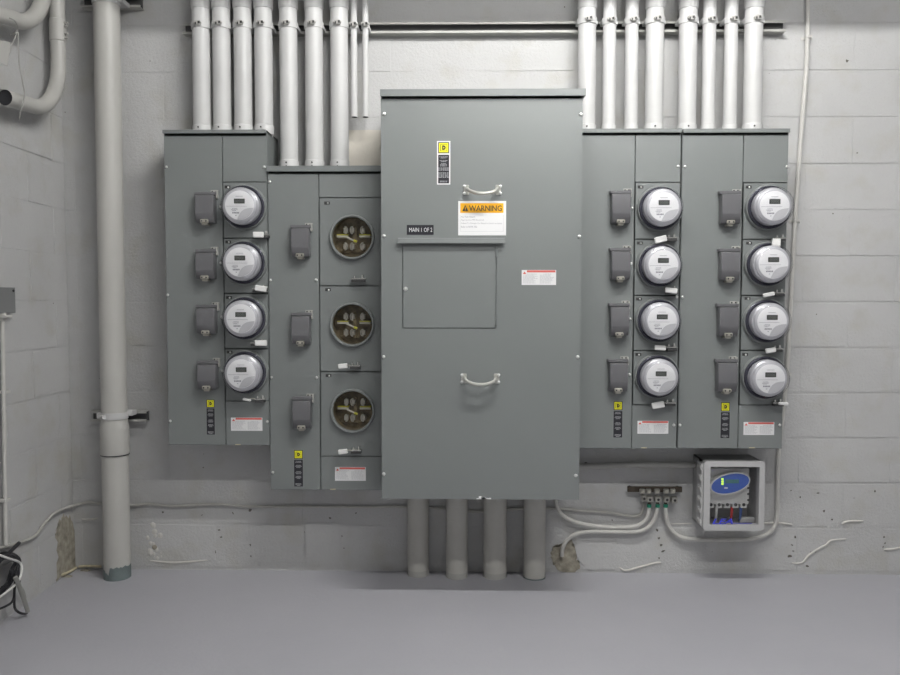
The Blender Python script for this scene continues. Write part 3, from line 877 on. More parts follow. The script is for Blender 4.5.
def grab_handle(px, py, half, ear_dy, mp):
    c = P(px, py, MF)
    mb = MB()
    pts = [(-half, 0, .006), (-half * .98, -.020, .003), (-half * .86, -.038, -.007), (-half * .45, -.047, -.017), (0, -.050, -.020), (half * .45, -.047, -.017), (half * .86, -.038, -.007), (half * .98, -.020, .003), (half, 0, .006)]
    mb.tube([(c.x + p[0], MF + p[1], c.z + p[2]) for p in pts], lambda t: .0045 + .0030 * math.sin(PI * t), 10)
    o = obj('grab_handle', mb, 'handle_steel', mp, label='polished steel pull handle')
    for s in (-1, 1):
        obj('handle_plate', MB().box(c.x + s * (half + .003) - .011, c.x + s * (half + .003) + .011, MF - .003, MF, c.z - ear_dy - .006, c.z + ear_dy + .006, .002), 'handle_steel', o)
        for q in (-1, 1):
            obj('handle_rivet', MB().ball((c.x + s * (half + .011), MF - .003, c.z + q * ear_dy), .0065, .7, 8), 'screw_steel', o)
grab_handle(482.3, 190, .060, .014, mp)
grab_handle(480.3, 378.5, .062, .014, mp)

brand_label(437, 450.3, 141, 155, 184.6, MF, mp, big=True)
warning_label(521.7, 556, 270, 285, MF, mp)
# MAIN 1 OF 2 name plate
a, b = P(406.8, 225, MF), P(433.6, 234.8, MF)
pl = obj('name_plate', MB().box(a.x, b.x, MF - .0015, MF, b.z, a.z, .0004), 'black_label', mp, label='black name plate with white engraved capitals')
W, H = b.x - a.x, a.z - b.z
wall_text('lettering', 'MAIN 1 OF 2', a.x + W * .09, b.z + H * .30, MF - .0018, H * .42, 'warning_white', pl, width=W * .86, bold=.0)
# the warning sign
a, b = P(458.2, 201, MF), P(506, 235.4, MF)
sg = obj('warning_sign', MB().box(a.x, b.x, MF - .0012, MF, b.z, a.z), 'warning_white', mp, smooth=False, label='white safety sign with an orange heading')
W, H = b.x - a.x, a.z - b.z
y = MF - .0015
obj('orange_band', MB().box(a.x + W * .045, b.x - W * .055, y, MF, a.z - H * .345, a.z - H * .065), 'orange_label', sg, smooth=False)
tx, tz = a.x + W * .085, a.z - H * .295
obj('hazard_triangle', MB().prism([(tx, tz), (tx + W * .125, tz), (tx + W * .0625, tz + H * .18)], 'y', y - .0004, y), 'ink', sg, smooth=False)
obj('hazard_mark', MB().box(tx + W * .055, tx + W * .070, y - .0006, y, tz + H * .055, tz + H * .12).box(tx + W * .055, tx + W * .070, y - .0006, y, tz + H * .02, tz + H * .04), 'orange_label', sg, smooth=False)
wall_text('lettering', 'WARNING', a.x + W * .225, a.z - H * .295, y - .0004, H * .165, 'ink', sg, width=W * .685, bold=.012)
for i, (s, wf) in enumerate([('Arc Flash Hazard.', .30), ('Appropriate PPE Required.', .48), ('Failure To Comply Can Result In Death or Injury.', .86), ('Refer to NFPA 70E.', .34)]):
    wall_text('sign_text', s, a.x + W * .06, a.z - H * (.485 + .097 * i), y, H * .052, 'print_gray', sg, width=W * wf)
obj('rule_line', MB().box(a.x + W * .045, b.x - W * .055, y, MF, b.z + H * .115, b.z + H * .12).box(a.x + W * .045, a.x + W * .048, y, MF, b.z + H * .115, b.z + H * .6).box(b.x - W * .058, b.x - W * .055, y, MF, b.z + H * .115, b.z + H * .6), 'pale_print', sg, smooth=False)
# chipped paint on the bottom lip
c = P(483.5, 497.5, MF); mb = MB(); rnd = random.Random(3)
for i in range(9):
    q = c.x + rnd.gauss(0, .014); s = rnd.uniform(.003, .007)
    mb.box(q - s, q + s, MF - .0006, MF, mz0 + .0005, mz0 + rnd.uniform(.004, .014), 0)
obj('scraped_edge', mb, 'warning_white', mp, smooth=False, label='scraped bare metal on the bottom lip')
for q, zz, par, yy in ((350, 448.2, R1, CF), (640, 448.2, R1, CF)):
    pass
for px, par, pyb in ((238, L1, 444.8), (333, L2, 489.5), (644, R1, 448), (752, R2, 448)):
    c = P(px, pyb, CF)
    obj('scraped_edge', MB().box(c.x - .012, c.x + .012, CF - .0008, CF, c.z - .001, c.z + .003), 'raw_filler', par, smooth=False)


# ================================================================== CONDUITS AND STRUT
zs_ = PZ(27.3, 480, -.04)
CY = -0.098                              # axis of the conduits that drop into the cabinets
z_top = 3.45
def clamp_for(px, pz, r, xc, parent, yc=CY, mat='conduit_paint'):
    """two-piece strut clamp with its screw"""
    zc = pz
    o = obj('pipe_clamp', MB().lathe([(r, -.014), (r + .0035, -.014), (r + .0035, .014), (r, .014)], (xc, yc, zc), 24, axis='z', closed=True)
            .box(xc + r * .75, xc + r + .005, yc - .01, -.041, zc - .014, zc + .002, .001).box(xc - r - .0036, xc - r * .75, yc - .01, -.041, zc - .002, zc + .014, .001), mat, parent)
    obj('clamp_screw', MB().box(xc - .012, xc + .012, yc - r - .014, yc - r, zc - .009, zc + .010, .002).cyl((xc - .017, yc - r - .009, zc + .001), (xc + .017, yc - r - .009, zc + .001), .0045, 8), 'strut_paint', o)
    obj('screw_slot', MB().box(xc - .010, xc - .004, yc - r - .0155, yc - r - .013, zc - .008, zc + .002).box(xc + .003, xc + .012, yc - r - .0155, yc - r - .013, zc - .004, zc + .006), 'ink', o)
    return o

def drop_conduit(px, py, dia, zb, label, group, collar=True, stub=False):
    xc = P(px, py, CY).x; r = dia / 2
    t = thing('conduit', (xc, CY, zb), label, 'conduit', group)
    obj('pipe', MB().cyl((xc, CY, zb - (0 if stub else .01)), (xc, CY, z_top), r, 24), 'conduit_paint', t)
    if stub:
        obj('pipe_bore', MB().cyl((xc, CY, zb - .001), (xc, CY, zb + .001), r * .86, 20), 'pipe_dark', t)
    if collar:
        zc = PZ(5.5, px, CY - r)
        obj('coupling', MB().lathe([(r, -.004), (r * 1.06, -.002), (r * 1.10, .004), (r * 1.10, .085), (r, .09)], (xc, CY, zc), 24, axis='z'), 'conduit_paint', t)
    if not stub:
        k = obj('connector', MB().lathe([(r, .040), (r * 1.08, .038), (r * 1.10, .034), (r * 1.10, 0), (r, 0)], (xc, CY, zb), 24, axis='z'), 'conduit_paint', t)
        for q, zz in ((-.004, .010), (-.004, .026)) if dia > .065 else ((-.003, .012),):
            obj('set_screw', MB().cyl((xc + q, CY - r * 1.09, zb + zz), (xc + q, CY - r * 1.09 - .003, zb + zz), .0038, 8), 'dark_steel', k)
    clamp_for(px, zs_ - (.012 if px < 450 else 0), r, xc, t)
    return t

WIDE, MID, THIN = .0765, .060, .027
hl1 = PZ(130, 220); hl2 = PZ(166, 320); hr = PZ(129, 690)
NTH = ['first', 'second', 'third', 'fourth', 'fifth', 'sixth', 'seventh', 'eighth']
for i, px in enumerate((201.8, 222.0, 243.2, 263.8)):
    drop_conduit(px, 83, WIDE, hl1, NTH[i] + ' wide conduit counted from the standpipe, entering the four-meter cabinet', 'conduits over the cabinets')
for i, px in enumerate((288.7, 314.2, 339.4)):
    drop_conduit(px, 83, WIDE, hl2, NTH[i] + ' of three wide conduits entering the empty-socket cabinet, from the standpipe side', 'conduits over the cabinets')
for i, px in enumerate((354.2, 365.6)):
    drop_conduit(px, 90, THIN, PZ(117, px, CY), ['thin capped-off conduit stub next to the last wide conduit', 'thin conduit stub hanging closest to the main panel top'][i], 'thin conduit stubs', collar=False, stub=True)
for i, (px, dd) in enumerate(((586.6, WIDE), (609, MID - .004), (631.2, MID - .004), (654.3, WIDE))):
    drop_conduit(px, 83, dd, hr, ('wide ' if dd == WIDE else 'slim ') + 'conduit, ' + NTH[i] + ' of four from the main panel, into the adjoining cabinet', 'conduits over the cabinets', collar=dd == WIDE)
for i, (px, dd) in enumerate(((687.3, WIDE), (708.5, MID - .004), (730.2, MID - .004), (752.6, WIDE))):
    drop_conduit(px, 83, dd, hr, ('wide ' if dd == WIDE else 'slim ') + 'conduit, ' + NTH[i] + ' of four above the meter cabinet beside the thin conductor', 'conduits over the cabinets', collar=dd == WIDE)

def strut(x0, x1, zc, label, parent_mat='strut_paint', clamp=None):
    """C-section strut channel, open side out"""
    h = .0235; t = .0030; d = .041
    pr = [(0, zc - h), (-d, zc - h), (-d, zc - h + .0095), (-d + .007, zc - h + .0095), (-d + .007, zc - h + .0095 - t), (-d + t, zc - h + .0095 - t), (-d + t, zc - h + t), (-t, zc - h + t),
          (-t, zc + h - t), (-d + t, zc + h - t), (-d + t, zc + h - .0095 + t), (-d + .007, zc + h - .0095 + t), (-d + .007, zc + h - .0095), (-d, zc + h - .0095), (-d, zc + h), (0, zc + h)]
    r = thing('strut_channel', ((x0 + x1) / 2, 0, zc - h), label, 'channel')
    obj('rail', MB().prism(pr, 'x', x0, x1), parent_mat, r, smooth=False)
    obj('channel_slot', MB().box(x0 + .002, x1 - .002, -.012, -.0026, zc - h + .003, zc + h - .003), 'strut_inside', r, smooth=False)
    return r
strut(PX(184.5, 30, -.02), PX(784, 30, -.02), zs_, 'long horizontal strut channel behind the conduits above all cabinets')
a, b = P(91, 416, -.03), P(147, 416, -.03)
strut(a.x, b.x, (a.z + b.z) / 2, 'short strut channel clamping the tall standpipe at mid height')
a, b = P(82, 6, -.03), P(141, 6, -.03)
strut(a.x, b.x, a.z + .014, 'short strut channel behind the top of the tall standpipe')

# ---- the tall standpipe
R_SP = .0545
yc = -.041 - R_SP - .003
xa = P(113.3, 360, yc).x
sp = thing('standpipe', (xa, yc, 0), 'tall pale gray standpipe with a coupling, beside the wall corner', 'pipe')
zcl = P(115, 431, yc - R_SP).z; zcb = P(116, 456, yc - R_SP).z
obj('upper_pipe', MB().cyl((xa, yc, zcl), (xa, yc, z_top), R_SP, 36), 'standpipe_paint', sp)
obj('coupling', MB().lathe([(R_SP, .045), (R_SP * 1.02, .036), (R_SP * 1.10, .010), (R_SP * 1.115, .002), (R_SP * 1.115, zcb - zcl + .001), (R_SP * 1.09, zcb - zcl - .003), (R_SP, zcb - zcl - .003)], (xa, yc, zcl), 36, axis='z'), 'standpipe_paint', sp)
obj('gasket', MB().lathe([(R_SP, -.005), (R_SP * 1.115, -.005), (R_SP * 1.115, 0), (R_SP, 0)], (xa, yc, zcb), 36, axis='z', closed=True), 'dark_steel', sp)
obj('lower_pipe', MB().cyl((xa, yc, 0), (xa, yc, zcb), R_SP * 1.04, 36), 'standpipe_paint', sp)
# teal-painted foot with a ragged upper edge
mb = MB(); n = 48; rnd = random.Random(9); rr = R_SP * 1.04 + .0012
A, B = [], []
for i in range(n):
    an = 2 * PI * i / n
    hh = .060 + rnd.uniform(-.004, .004)
    dl = math.degrees(an) % 360
    if 238 < dl < 262: hh = .030 + rnd.uniform(-.006, .006)
    elif 215 < dl <= 238: hh = .045
    A.append(mb.bm.verts.new((xa + rr * math.cos(an), yc + rr * math.sin(an), 0)))
    B.append(mb.bm.verts.new((xa + rr * math.cos(an), yc + rr * math.sin(an), hh)))
for i in range(n): mb.bm.faces.new((A[i], A[(i + 1) % n], B[(i + 1) % n], B[i]))
obj('painted_foot', mb, 'teal_paint', sp, label='dark teal paint round the foot of the pipe')
zc = P(115, 417, yc - R_SP).z
cl = obj('pipe_clamp', MB().lathe([(R_SP, -.014), (R_SP + .004, -.014), (R_SP + .004, .014), (R_SP, .014)], (xa, yc, zc), 36, axis='z', closed=True).box(xa - R_SP - .016, xa - R_SP * .7, yc - .02, -.041, zc - .014, zc + .012, .002).box(xa + R_SP * .7, xa + R_SP + .022, yc + .005, -.041, zc - .004, zc + .018, .002), 'conduit_paint', sp)
obj('clamp_screw', MB().cyl((xa - R_SP * .62, yc - R_SP * .95, zc), (xa - R_SP * .25, yc - R_SP * 1.25, zc), .009, 10).box(xa - R_SP * .55, xa - R_SP * .2, yc - R_SP * 1.16, yc - R_SP * .8, zc - .012, zc + .008, .003), 'conduit_paint', cl)
zc = P(112, -3, yc - R_SP).z
cl = obj('pipe_clamp', MB().lathe([(R_SP, -.014), (R_SP + .004, -.014), (R_SP + .004, .014), (R_SP, .014)], (xa, yc, zc), 36, axis='z', closed=True).box(xa + R_SP * .6, xa + R_SP + .022, yc - .02, -.041, zc - .006, zc + .014, .002), 'conduit_paint', sp)

# ---- four floor pipes under the main panel
for i, (px, pyb, ww) in enumerate(((417.6, 577.8, 22.2), (456.7, 580, 22.3), (495.4, 580.2, 24.0), (535.3, 580.8, 22.6))):
    fpt = PF(px, pyb)
    r = ww / F_PX * (fpt.y + D) / 2 * .99
    yy = fpt.y + r
    t = thing('floor_pipe', (fpt.x, yy, 0), ['wide pipe under the main panel, first from the empty-socket cabinet side', 'wide pipe under the main panel, second from the empty-socket cabinet side', 'wide pipe under the main panel, second from the ground bar side', 'wide pipe under the main panel, closest to the ground bar'][i], 'pipe', 'pipes between floor and main panel')
    obj('pipe', MB().cyl((fpt.x, yy, 0), (fpt.x, yy, mz0 + .0005), r, 32), 'floor_pipe_paint', t)
    obj('painted_foot', MB().lathe([(r + .0008, 0), (r + .0008, .026 if i < 3 else .006)], (fpt.x, yy, 0), 32, axis='z'), 'teal_paint' if i == 3 else 'strut_paint', t)

# ---- the two bent conduits hung on the left wall
def bent_conduit(px_v, py_v, zb, zend_py, px_end, r, off, label, Rb, coup=None):
    """drops from above, turns through a long elbow and runs along the wall towards the room; its end is open"""
    a = PL(px_v, py_v, off)
    up = Vector((0, 0, 1)); out = LW_ROT @ Vector((0, -1, 0))
    base = Vector((a.x, a.y, zb))
    pts = [Vector((a.x, a.y, z_top)), Vector((a.x, a.y, zb + Rb + .25)), Vector((a.x, a.y, zb + Rb))]
    for k in range(1, 11):
        th_ = k / 10 * math.radians(88)
        pts.append(base + up * (Rb - Rb * math.sin(th_)) + out * (Rb - Rb * math.cos(th_)))
    e = PL(px_end[0], px_end[1], off)
    pts.append(e)
    t = thing('bent_conduit', (a.x, a.y, zb), label, 'conduit')
    obj('pipe', MB().tube(pts, r, 20, smooth=False, caps=False), 'standpipe_paint', t)
    d = (pts[-1] - pts[-2]).normalized()
    mb = MB().cyl(pts[-1] - d * .012, pts[-1] - d * .010, r * .98, 20)
    obj('pipe_bore', mb, 'pipe_dark', t)
    obj('pipe_lip', MB().tube([pts[-1] - d * .03, pts[-1]], r * 1.0, 20, smooth=False, caps=False), 'standpipe_paint', t)
    if coup:
        z1, z0 = PL(px_v, coup[0], off).z, PL(px_v, coup[1], off).z
        c = obj('coupling', MB().lathe([(r, z0 - zb - .004), (r * 1.13, z0 - zb), (r * 1.13, z1 - zb), (r, z1 - zb + .004)], (a.x, a.y, zb), 24, axis='z'), 'standpipe_paint', t)
        for z in (z0 + .012, z0 + .030, z1 - .012, z1 - .026):
            obj('set_screw', MB().cyl((a.x + r, a.y - .008, z), (a.x + r * 1.13 + .014, a.y - .010, z), .0045, 8), 'strut_paint', c)
    return t
zlow = PL(36, 107.5, .07).z
bent_conduit(57.8, 30, zlow, None, (4.2, 97.3), .0300, .070, 'lower bent conduit with an open end, near the wall corner', .235, coup=(21, 41))
zlow2 = PL(13, 20.5, .07).z
bent_conduit(46, 5, zlow2, None, (-40, 4), .0300, .078, 'upper bent conduit sweeping along the side wall above the open-ended one', .27)

# ---- twine dangling from the bent conduits
mb = MB()
mb.tube([PL(9.5, 18, .115), PL(15, 21, .125), PL(18, 28, .115), PL(15, 33.5, .10), PL(11, 35, .08)], .0028, 6)
mb.tube([PL(18, 32, .115), PL(18.5, 50, .115), PL(19.5, 65, .115), PL(22.5, 82, .12), PL(24.5, 93, .115), PL(23.5, 102, .125), PL(20.5, 112, .11), PL(19.5, 119, .10)], .0026, 6)
mb.tube([PL(17, 33, .112), PL(12, 45, .105), PL(8, 56, .10), PL(2, 57, .09), PL(-4, 54, .08)], .0024, 6)
tag(obj('twine', mb, 'twine_gray'), 'loose gray twine looped over the bent conduits and dangling', 'twine')
mb = MB().prism([(-.022, 0), (.022, .004), (.010, -.085), (-.016, -.080)], 'y', -.002, .002)
c = PL(4, 42, .10)
bmesh.ops.rotate(mb.bm, verts=mb.bm.verts, cent=(0, 0, 0), matrix=Matrix.Rotation(math.radians(50), 3, 'Z'))
bmesh.ops.translate(mb.bm, verts=mb.bm.verts, vec=c)
tag(obj('plastic_tag', mb, 'twine_gray', smooth=False), 'dusty gray plastic tag hanging on the twine by the conduits', 'tag')

# ---- junction box and its conduit on the left wall
a, b = PL(15.2, 288, .0), PL(15.2, 312.5, .0)
zt, zb = a.z, b.z
ye = (a.y + b.y) / 2
jb = thing('junction_box', (a.x + .03, ye - .09, zb), 'dark gray metal junction box on the side wall', 'box')
obj('body', MB().box(a.x - .01, a.x + .032, ye - .19, ye - .06, zb, zt, .003), 'junction_gray', jb)
obj('cover', MB().box(a.x + .031, a.x + .035, ye - .192, ye - .058, zb - .001, zt + .001, .001), 'junction_gray', jb)
for q in ((-.072, zt - .012), (-.180, zb + .012)):
    obj('screw', MB().cyl((a.x + .034, ye + q[0], q[1]), (a.x + .038, ye + q[0], q[1]), .005, 8), 'ink', jb)
q0 = PL(2.6, 315, .022)
q1 = PL(5.8, 545, .018)
jc = thing('wall_conduit', (q0.x, q0.y, q1.z), 'thin conduit running down the side wall below the junction box', 'conduit')
obj('pipe', MB().tube([(q0.x, q0.y, zb + .002), q0, (q1.x, q1.y, q1.z)], .0075, 12, smooth=False), 'cable_paint', jc)
obj('connector', MB().lathe([(.0075, -.03), (.014, -.028), (.014, .0), (.0075, .002)], (q0.x, q0.y, zb), 14, axis='z').box(q0.x - .004, q0.x + .026, q0.y - .022, q0.y + .022, zb - .018, zb - .008, .002), 'cable_paint', jc)
for py in (392, 500):
    s = PL(4, py, .012)
    obj('strap', MB().box(s.x - .012, s.x + .016, s.y - .018, s.y + .018, s.z - .006, s.z + .006, .002), 'cable_paint', jc)

# ---- cable along the foot of the wall, ending at the ground bar
pts = [PL(-6, 549.5, .012), PL(0, 548, .012), PL(18.7, 543, .012), PL(35, 536, .012), PL(44.6, 523.6, .012), PL(55, 513, .012), PL(67, 507.8, .014)]
pts += [P(a, b, -.010) for a, b in ((78, 504.5), (88, 502.4), (100, 503.4), (131, 505.3), (149.6, 504), (173, 506.2), (213, 504.3), (250, 506.5), (294, 506.4), (360, 507), (400, 506.6), (440, 508.5), (480, 511.5), (515, 509), (545, 508.5), (563, 509), (584, 511), (609, 512.7), (631, 516.2), (640, 514.5), (643.2, 508), (643.8, 503))]
tag(obj('wire', MB().tube(pts, .0062, 8, sub=5), 'thin_cable_paint'), 'thin pale wire stapled along the foot of the wall', 'wire')

# ---- coil of cables at the corner of the picture
def PLv(l, off): return [PL(a, b, off + (i % 3) * .008) for i, (a, b) in enumerate(l)]
mb = MB()
mb.tube(PLv([(19, 543), (13, 549), (6, 556), (-4, 562)], .03), .0075, 8)
for q in range(9):
    j = lambda: rnd.uniform(-2.6, 2.6)
    mb.tube(PLv([(-8 + j(), 562 + q), (3 + j(), 553.5 + q * .7), (10 + j(), 552.5 + q * .8), (16 + j(), 555 + q * .7), (19.5 - q * .6 + j() * .4, 562 + j()), (16 - q * .5 + j(), 572 + j()), (9 + j(), 582 + j()), (2 + j(), 591 + j()), (-8 + j(), 602 + q * .8)], .022 + .004 * q), rnd.uniform(.0038, .0055), 7)
mb.tube(PLv([(15.5, 558), (16, 572), (14.5, 590), (14.5, 606), (17, 611), (22, 613.5), (27, 613.5)], .05), .0048, 8)
mb.tube(PLv([(18, 560), (17.5, 575), (18.5, 580), (18, 584)], .035), .0085, 8)
mb.tube(PLv([(-6, 611), (4, 607), (12, 602), (14.5, 594)], .05), .0045, 8)
tag(obj('cable_coil', mb, 'black_rubber'), 'tangled coil of black cable hung low on the side wall', 'cable')
mb = MB().tube(PLv([(-6, 554), (2, 556), (10, 559), (19, 562), (22, 568), (20, 578), (17, 583), (8, 591), (-4, 600)], .075), .0044, 8)
tag(obj('white_cable', mb, 'white_wire'), 'white cable looped through the black cable coil', 'cable')
mb = MB().tube([PL(15, 577, .085), PL(18, 583, .085), PL(22, 594, .08), PL(25.5, 604, .08), PL(28, 612, .08)], .0085, 8, flat=.5)
mb.tube([PL(18, 585, .035), PL(22.5, 590, .03), PL(25, 598, .03)], .006, 8)
tag(obj('flat_cord', mb, 'gray_cord'), 'flat gray cord end hanging below the black cable coil', 'cord')

# ================================================================== GROUND BAR, CONDUCTORS, SURGE BOX
a, b = P(627.5, 486.4, -.03), P(682, 492.2, -.03)
gb = thing('ground_bar', ((a.x + b.x) / 2, 0, b.z), 'dark copper ground bar with paired metal lugs', 'bar')
obj('bar', MB().box(a.x, b.x, -.034, -.024, b.z, a.z, .002), 'copper_bar', gb)
for q in (.06, .94):
    xx = a.x + (b.x - a.x) * q
    obj('standoff', MB().cyl((xx, -.024, (a.z + b.z) / 2), (xx, 0, (a.z + b.z) / 2), .010, 12), 'black_rubber', gb)
for lx in (642.2, 648.3, 656.8, 666, 672.5):
    c = P(lx, 491.2, -.04)
    o = obj('lug_bolt', MB().box(c.x - .0125, c.x + .0125, -.050, -.034, c.z - .011, c.z + .011, .003), 'lug_metal', gb)
    obj('bolt_head', MB().cyl((c.x, -.050, c.z), (c.x, -.055, c.z), .008, 6), 'jaw_metal', o)
LUG = [(643.5, 497.8), (649.2, 498.8), (657.5, 498.8), (666.3, 499), (674, 499.5)]
for k, (lx, ly) in enumerate(LUG):
    c = P(lx, ly, -.04)
    wd = .009 if k == 0 else .014
    o = obj('lug', MB().box(c.x - wd, c.x + wd, -.056, -.026, c.z - .013, c.z + .013, .003), 'lug_metal', gb)
    obj('lug_screw', MB().cyl((c.x, -.056, c.z), (c.x, -.0575, c.z), .006, 8), 'ink', o)

def conductor(name, pix, r, label, cat, y=-.022, mat='cable_paint', sleeve=True, straps=()):
    pts = [P(a, b, y if len(q) == 0 else q[0]) for a, b, *q in pix]
    t = thing(name, pts[0], label, cat)
    obj('jacket', MB().tube(pts, r, 10, sub=6), mat, t)
    if sleeve:
        p = pts[0]
        obj('sleeve', MB().cyl(p + Vector((0, 0, .004)), p - Vector((0, 0, .010)), r * 1.15, 10), 'green_plastic', t)
        obj('conductor_end', MB().cyl(p + Vector((0, 0, .018)), p, r * .8, 8), 'copper_bar', t)
    for (a, b) in straps:
        s = P(a, b, -.012)
        obj('strap', MB().box(s.x - r - .014, s.x + r + .014, -.004, 0.001, s.z - .006, s.z + .006, .001).box(s.x - r - .003, s.x + r + .003, -.022 - r - .003, 0, s.z - .006, s.z + .006, .002), mat, t)
    return t
conductor('ground_conductor', [(649.2, 505, -.04), (648.6, 512, -.036), (646, 519.5, -.03), (639, 525), (628, 527.2), (605, 527), (583, 524), (570, 519.8), (561, 513.5), (556.8, 506), (555.8, 497, -.024), (555.6, 488, -.024)], .0088,
          'thick pale conductor sweeping up from ground bar into the main panel', 'cable')
conductor('ground_conductor', [(657.6, 505, -.04), (656.2, 514, -.036), (652.5, 522.5, -.03), (645, 529.2), (633, 532), (608, 531.7), (586, 532), (573.5, 535), (566.5, 541), (562.8, 548), (561.8, 556, -.012)], .0088,
          'thick pale conductor from ground bar bending down into bare mortar patch', 'cable')
conductor('ground_conductor', [(665.6, 505, -.04), (666, 515, -.034), (668.5, 525, -.026), (675, 533.5), (684, 538), (700, 539.6), (725, 540), (750, 539), (764, 535.5), (772, 530), (776.3, 521), (777.5, 508), (777.8, 480), (779, 450), (783.5, 410), (787, 372), (790, 320), (792.5, 270), (795, 225), (798.5, 170), (803, 110), (806.3, 70), (807.3, 40), (808, 10), (808, -60)], .0092,
          'long thin conductor rising from ground bar past the end cabinet to ceiling', 'cable', straps=((807.3, 38), (795.2, 221), (787, 374.5)))
# horizontal conduit from the main panel to the surge box
c0, c1 = P(560, 466.8, -.03), P(700, 465.0, -.03)
t = thing('feed_conduit', ((c0.x + c1.x) / 2, -.03, c0.z), 'horizontal gray conduit between main panel and surge box', 'conduit')
obj('pipe', MB().tube([c0, P(600, 466, -.03), P(641, 464.4, -.03), c1], .0135, 14), 'strut_paint', t)
cc = P(577, 466.5, -.03)
obj('connector', MB().cyl((cc.x - .01, -.03, cc.z), (cc.x + .012, -.03, cc.z), .018, 14), 'strut_paint', t)

# ---- the surge protector box
SF = -.175
a, b = P(704.3, 461.3, SF), P(763.8, 531, SF)
x0, x1, z1, z0 = a.x, b.x, a.z, b.z
sb = thing('surge_box', ((x0 + x1) / 2, 0, z0), 'gray plastic box with a clear window showing a blue oval device', 'box')
t = .006
mb = MB()
mb.box(x0 + .004, x1 - .004, -t, -.001, z0 + .004, z1 - .004)
mb.box(x0 + .004, x0 + .004 + t, SF + .03, -t, z0 + .004, z1 - .004); mb.box(x1 - .004 - t, x1 - .004, SF + .03, -t, z0 + .004, z1 - .004)
mb.box(x0 + .004, x1 - .004, SF + .03, -t, z0 + .004, z0 + .004 + t); mb.box(x0 + .004, x1 - .004, SF + .03, -t, z1 - .004 - t, z1 - .004)
obj('body', mb, 'box_body', sb, smooth=False)
wa, wb = P(710.6, 466.8, SF), P(758.6, 525.2, SF)
def rr_ring(ox0, ox1, oz0, oz1, rad, ix0, ix1, iz0, iz1, y0, y1):
    mb = MB(); k = 5
    def loop(X0, X1, Z0, Z1, r):
        out = []
        for cx, cz, st in ((X1 - r, Z1 - r, 0), (X0 + r, Z1 - r, 90), (X0 + r, Z0 + r, 180), (X1 - r, Z0 + r, 270)):
            for i in range(k):
                an = math.radians(st + 90 * i / (k - 1)); out.append((cx + r * math.cos(an), cz + r * math.sin(an)))
        return out
    O, I = loop(ox0, ox1, oz0, oz1, rad), loop(ix0, ix1, iz0, iz1, .003)
    n = len(O)
    V = [[mb.bm.verts.new((p[0], yy, p[1])) for p in L_] for L_, yy in ((O, y0), (O, y1), (I, y0), (I, y1))]
    for i in range(n):
        j = (i + 1) % n
        mb.bm.faces.new((V[0][i], V[0][j], V[2][j], V[2][i])); mb.bm.faces.new((V[1][i], V[3][i], V[3][j], V[1][j]))
        mb.bm.faces.new((V[0][i], V[1][i], V[1][j], V[0][j])); mb.bm.faces.new((V[2][i], V[2][j], V[3][j], V[3][i]))
    bmesh.ops.recalc_face_normals(mb.bm, faces=mb.bm.faces[:])
    return mb
dr = obj('door', rr_ring(x0, x1, z0, z1, .014, wa.x, wb.x, wb.z, wa.z, SF, SF + .032), 'box_plastic', sb, label='pale gray frame round the clear window')
pane = obj('window_pane', MB().box(wa.x - .003, wb.x + .003, SF + .008, SF + .011, wb.z - .003, wa.z + .003), 'window_glass', dr, smooth=False)
obj('hinge_strip', MB().box(x0 - .006, x0 + .004, SF + .014, SF + .085, z0 + .012, z1 - .012, .003), 'box_plastic', dr)
for k in range(6):
    zz = z0 + (z1 - z0) * (.10 + .16 * k)
    obj('hinge_knuckle', MB().box(x0 - .010, x0 + .006, SF + .016, SF + .060, zz - .013, zz + .013, .004), 'box_plastic', dr)
    obj('hinge_notch', MB().box(x0 - .0108, x0 - .008, SF + .026, SF + .050, zz - .005, zz + .005, .001), 'strut_paint', dr)
W = wb.x - wa.x; H = wa.z - wb.z
wall_text('lettering', 'LEA', P(712.6, 525, SF).x, P(712.6, 524.6, SF).z, SF + .0075, .0245, 'letter_blue', dr, width=.090, bold=.03, shear=.3)
l0, l1 = P(733.5, 523.7, SF), P(752.5, 524.2, SF)
obj('underline', MB().box(l0.x, l1.x, SF + .0072, SF + .008, l0.z - .0012, l0.z + .0012), 'letter_blue', dr, smooth=False)
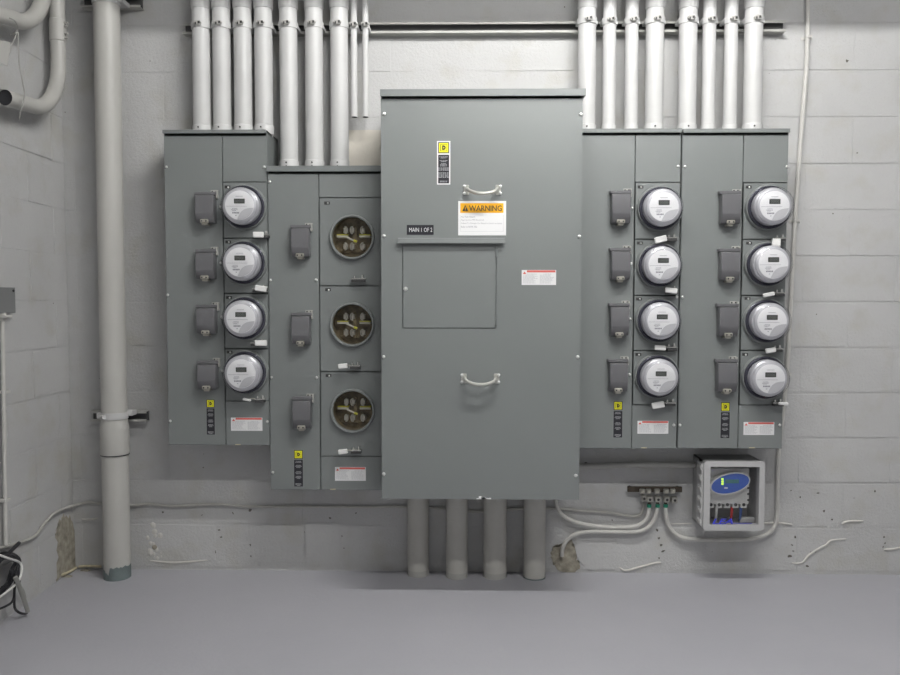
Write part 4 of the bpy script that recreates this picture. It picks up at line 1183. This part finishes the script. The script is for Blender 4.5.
# the device inside
DY = -.115
a, b = P(709.5, 468, DY), P(749, 504.5, DY)
dv = obj('device', MB().box(a.x, b.x, DY, -.01, b.z, a.z, .004), 'device_plastic', sb, label='pale gray surge module with a terminal row')
for k in range(5):
    c = P(711 + 8.2 * k, 504.5, DY)
    obj('terminal', MB().box(c.x - .013, c.x + .013, DY, -.03, c.z - .016, c.z + .002, .002), 'device_plastic', dv)
    obj('terminal_screw', MB().cyl((c.x, DY + .001, c.z - .001), (c.x, DY - .0015, c.z - .001), .0075, 10), 'dark_steel', dv)
for k in range(3):
    c = P(748.6, 488 + 6 * k, DY)
    obj('side_notch', MB().box(c.x - .006, c.x + .003, DY - .001, DY + .02, c.z - .004, c.z + .004), 'ink', dv)
c = P(730, 483.4, DY - .03); tilt = math.radians(14)
def oval(rx, rz, y0, y1, cx=c.x, cz=c.z, n=40):
    mb = MB(); pts = []
    for i in range(n):
        an = 2 * PI * i / n; u, v = rx * math.cos(an), rz * math.sin(an)
        pts.append((cx + u * math.cos(tilt) - v * math.sin(tilt), cz + u * math.sin(tilt) + v * math.cos(tilt)))
    return mb.prism(pts, 'y', y0, y1)
obj('oval_rim', oval(.0880, .0455, DY - .033, DY, cz=c.z), 'device_plastic', sb)
ov = obj('oval_display', oval(.0825, .0400, DY - .0345, DY - .020), 'device_blue', sb, label='blue oval display with green lights')
yd = DY - .0350
for k in range(3):
    q = P(722.4 + .15 * (k % 2), 479.2 + 2.4 * k, yd)
    obj('status_light', MB().box(q.x - .0048, q.x + .0048, yd - .0008, yd + .001, q.z - .004, q.z + .004, .001), 'green_led', ov)
q = P(732, 481.5, yd)
obj('screen', MB().box(q.x - .030, q.x + .030, yd - .0005, yd + .001, q.z - .008, q.z + .009), 'screen_glow', ov, smooth=False)
q = P(726, 488, yd)
obj('logo_print', MB().box(q.x - .007, q.x + .007, yd - .0006, yd + .001, q.z - .003, q.z + .003), 'white_label', ov, smooth=False)
for px, m_ in ((716.5, 'white_wire'), (732, 'red_wire'), (741, 'blue_wire')):
    c0 = P(px, 507, DY + .01); 
    obj('lead', MB().tube([c0, (c0.x, DY + .012, c0.z - .025), (c0.x + .003, DY + .03, z0 + .018)], .0060, 8), m_, sb)
obj('neutral_bus', MB().box(P(742, 500, DY).x, P(757, 500, DY).x, DY + .02, DY + .04, z0 + .012, z0 + .035, .003), 'box_plastic', sb)

# stray bits: a few flakes swept against the wall
for (px, py) in ((85, 571), (67, 577)):
    q = PF(px, py); mb = MB()
    mb.prism([(q.x - .02, q.y - .004), (q.x + .014, q.y - .008), (q.x + .022, q.y + .006), (q.x - .008, q.y + .010)], 'z', .0, .006)
    tag(obj('mortar_flake', mb, 'bare_mortar', smooth=False), ['small brown mortar flake on the floor beside the standpipe foot', 'small brown mortar flake on the floor below the bare wall patch'][0 if px == 85 else 1], 'flake')
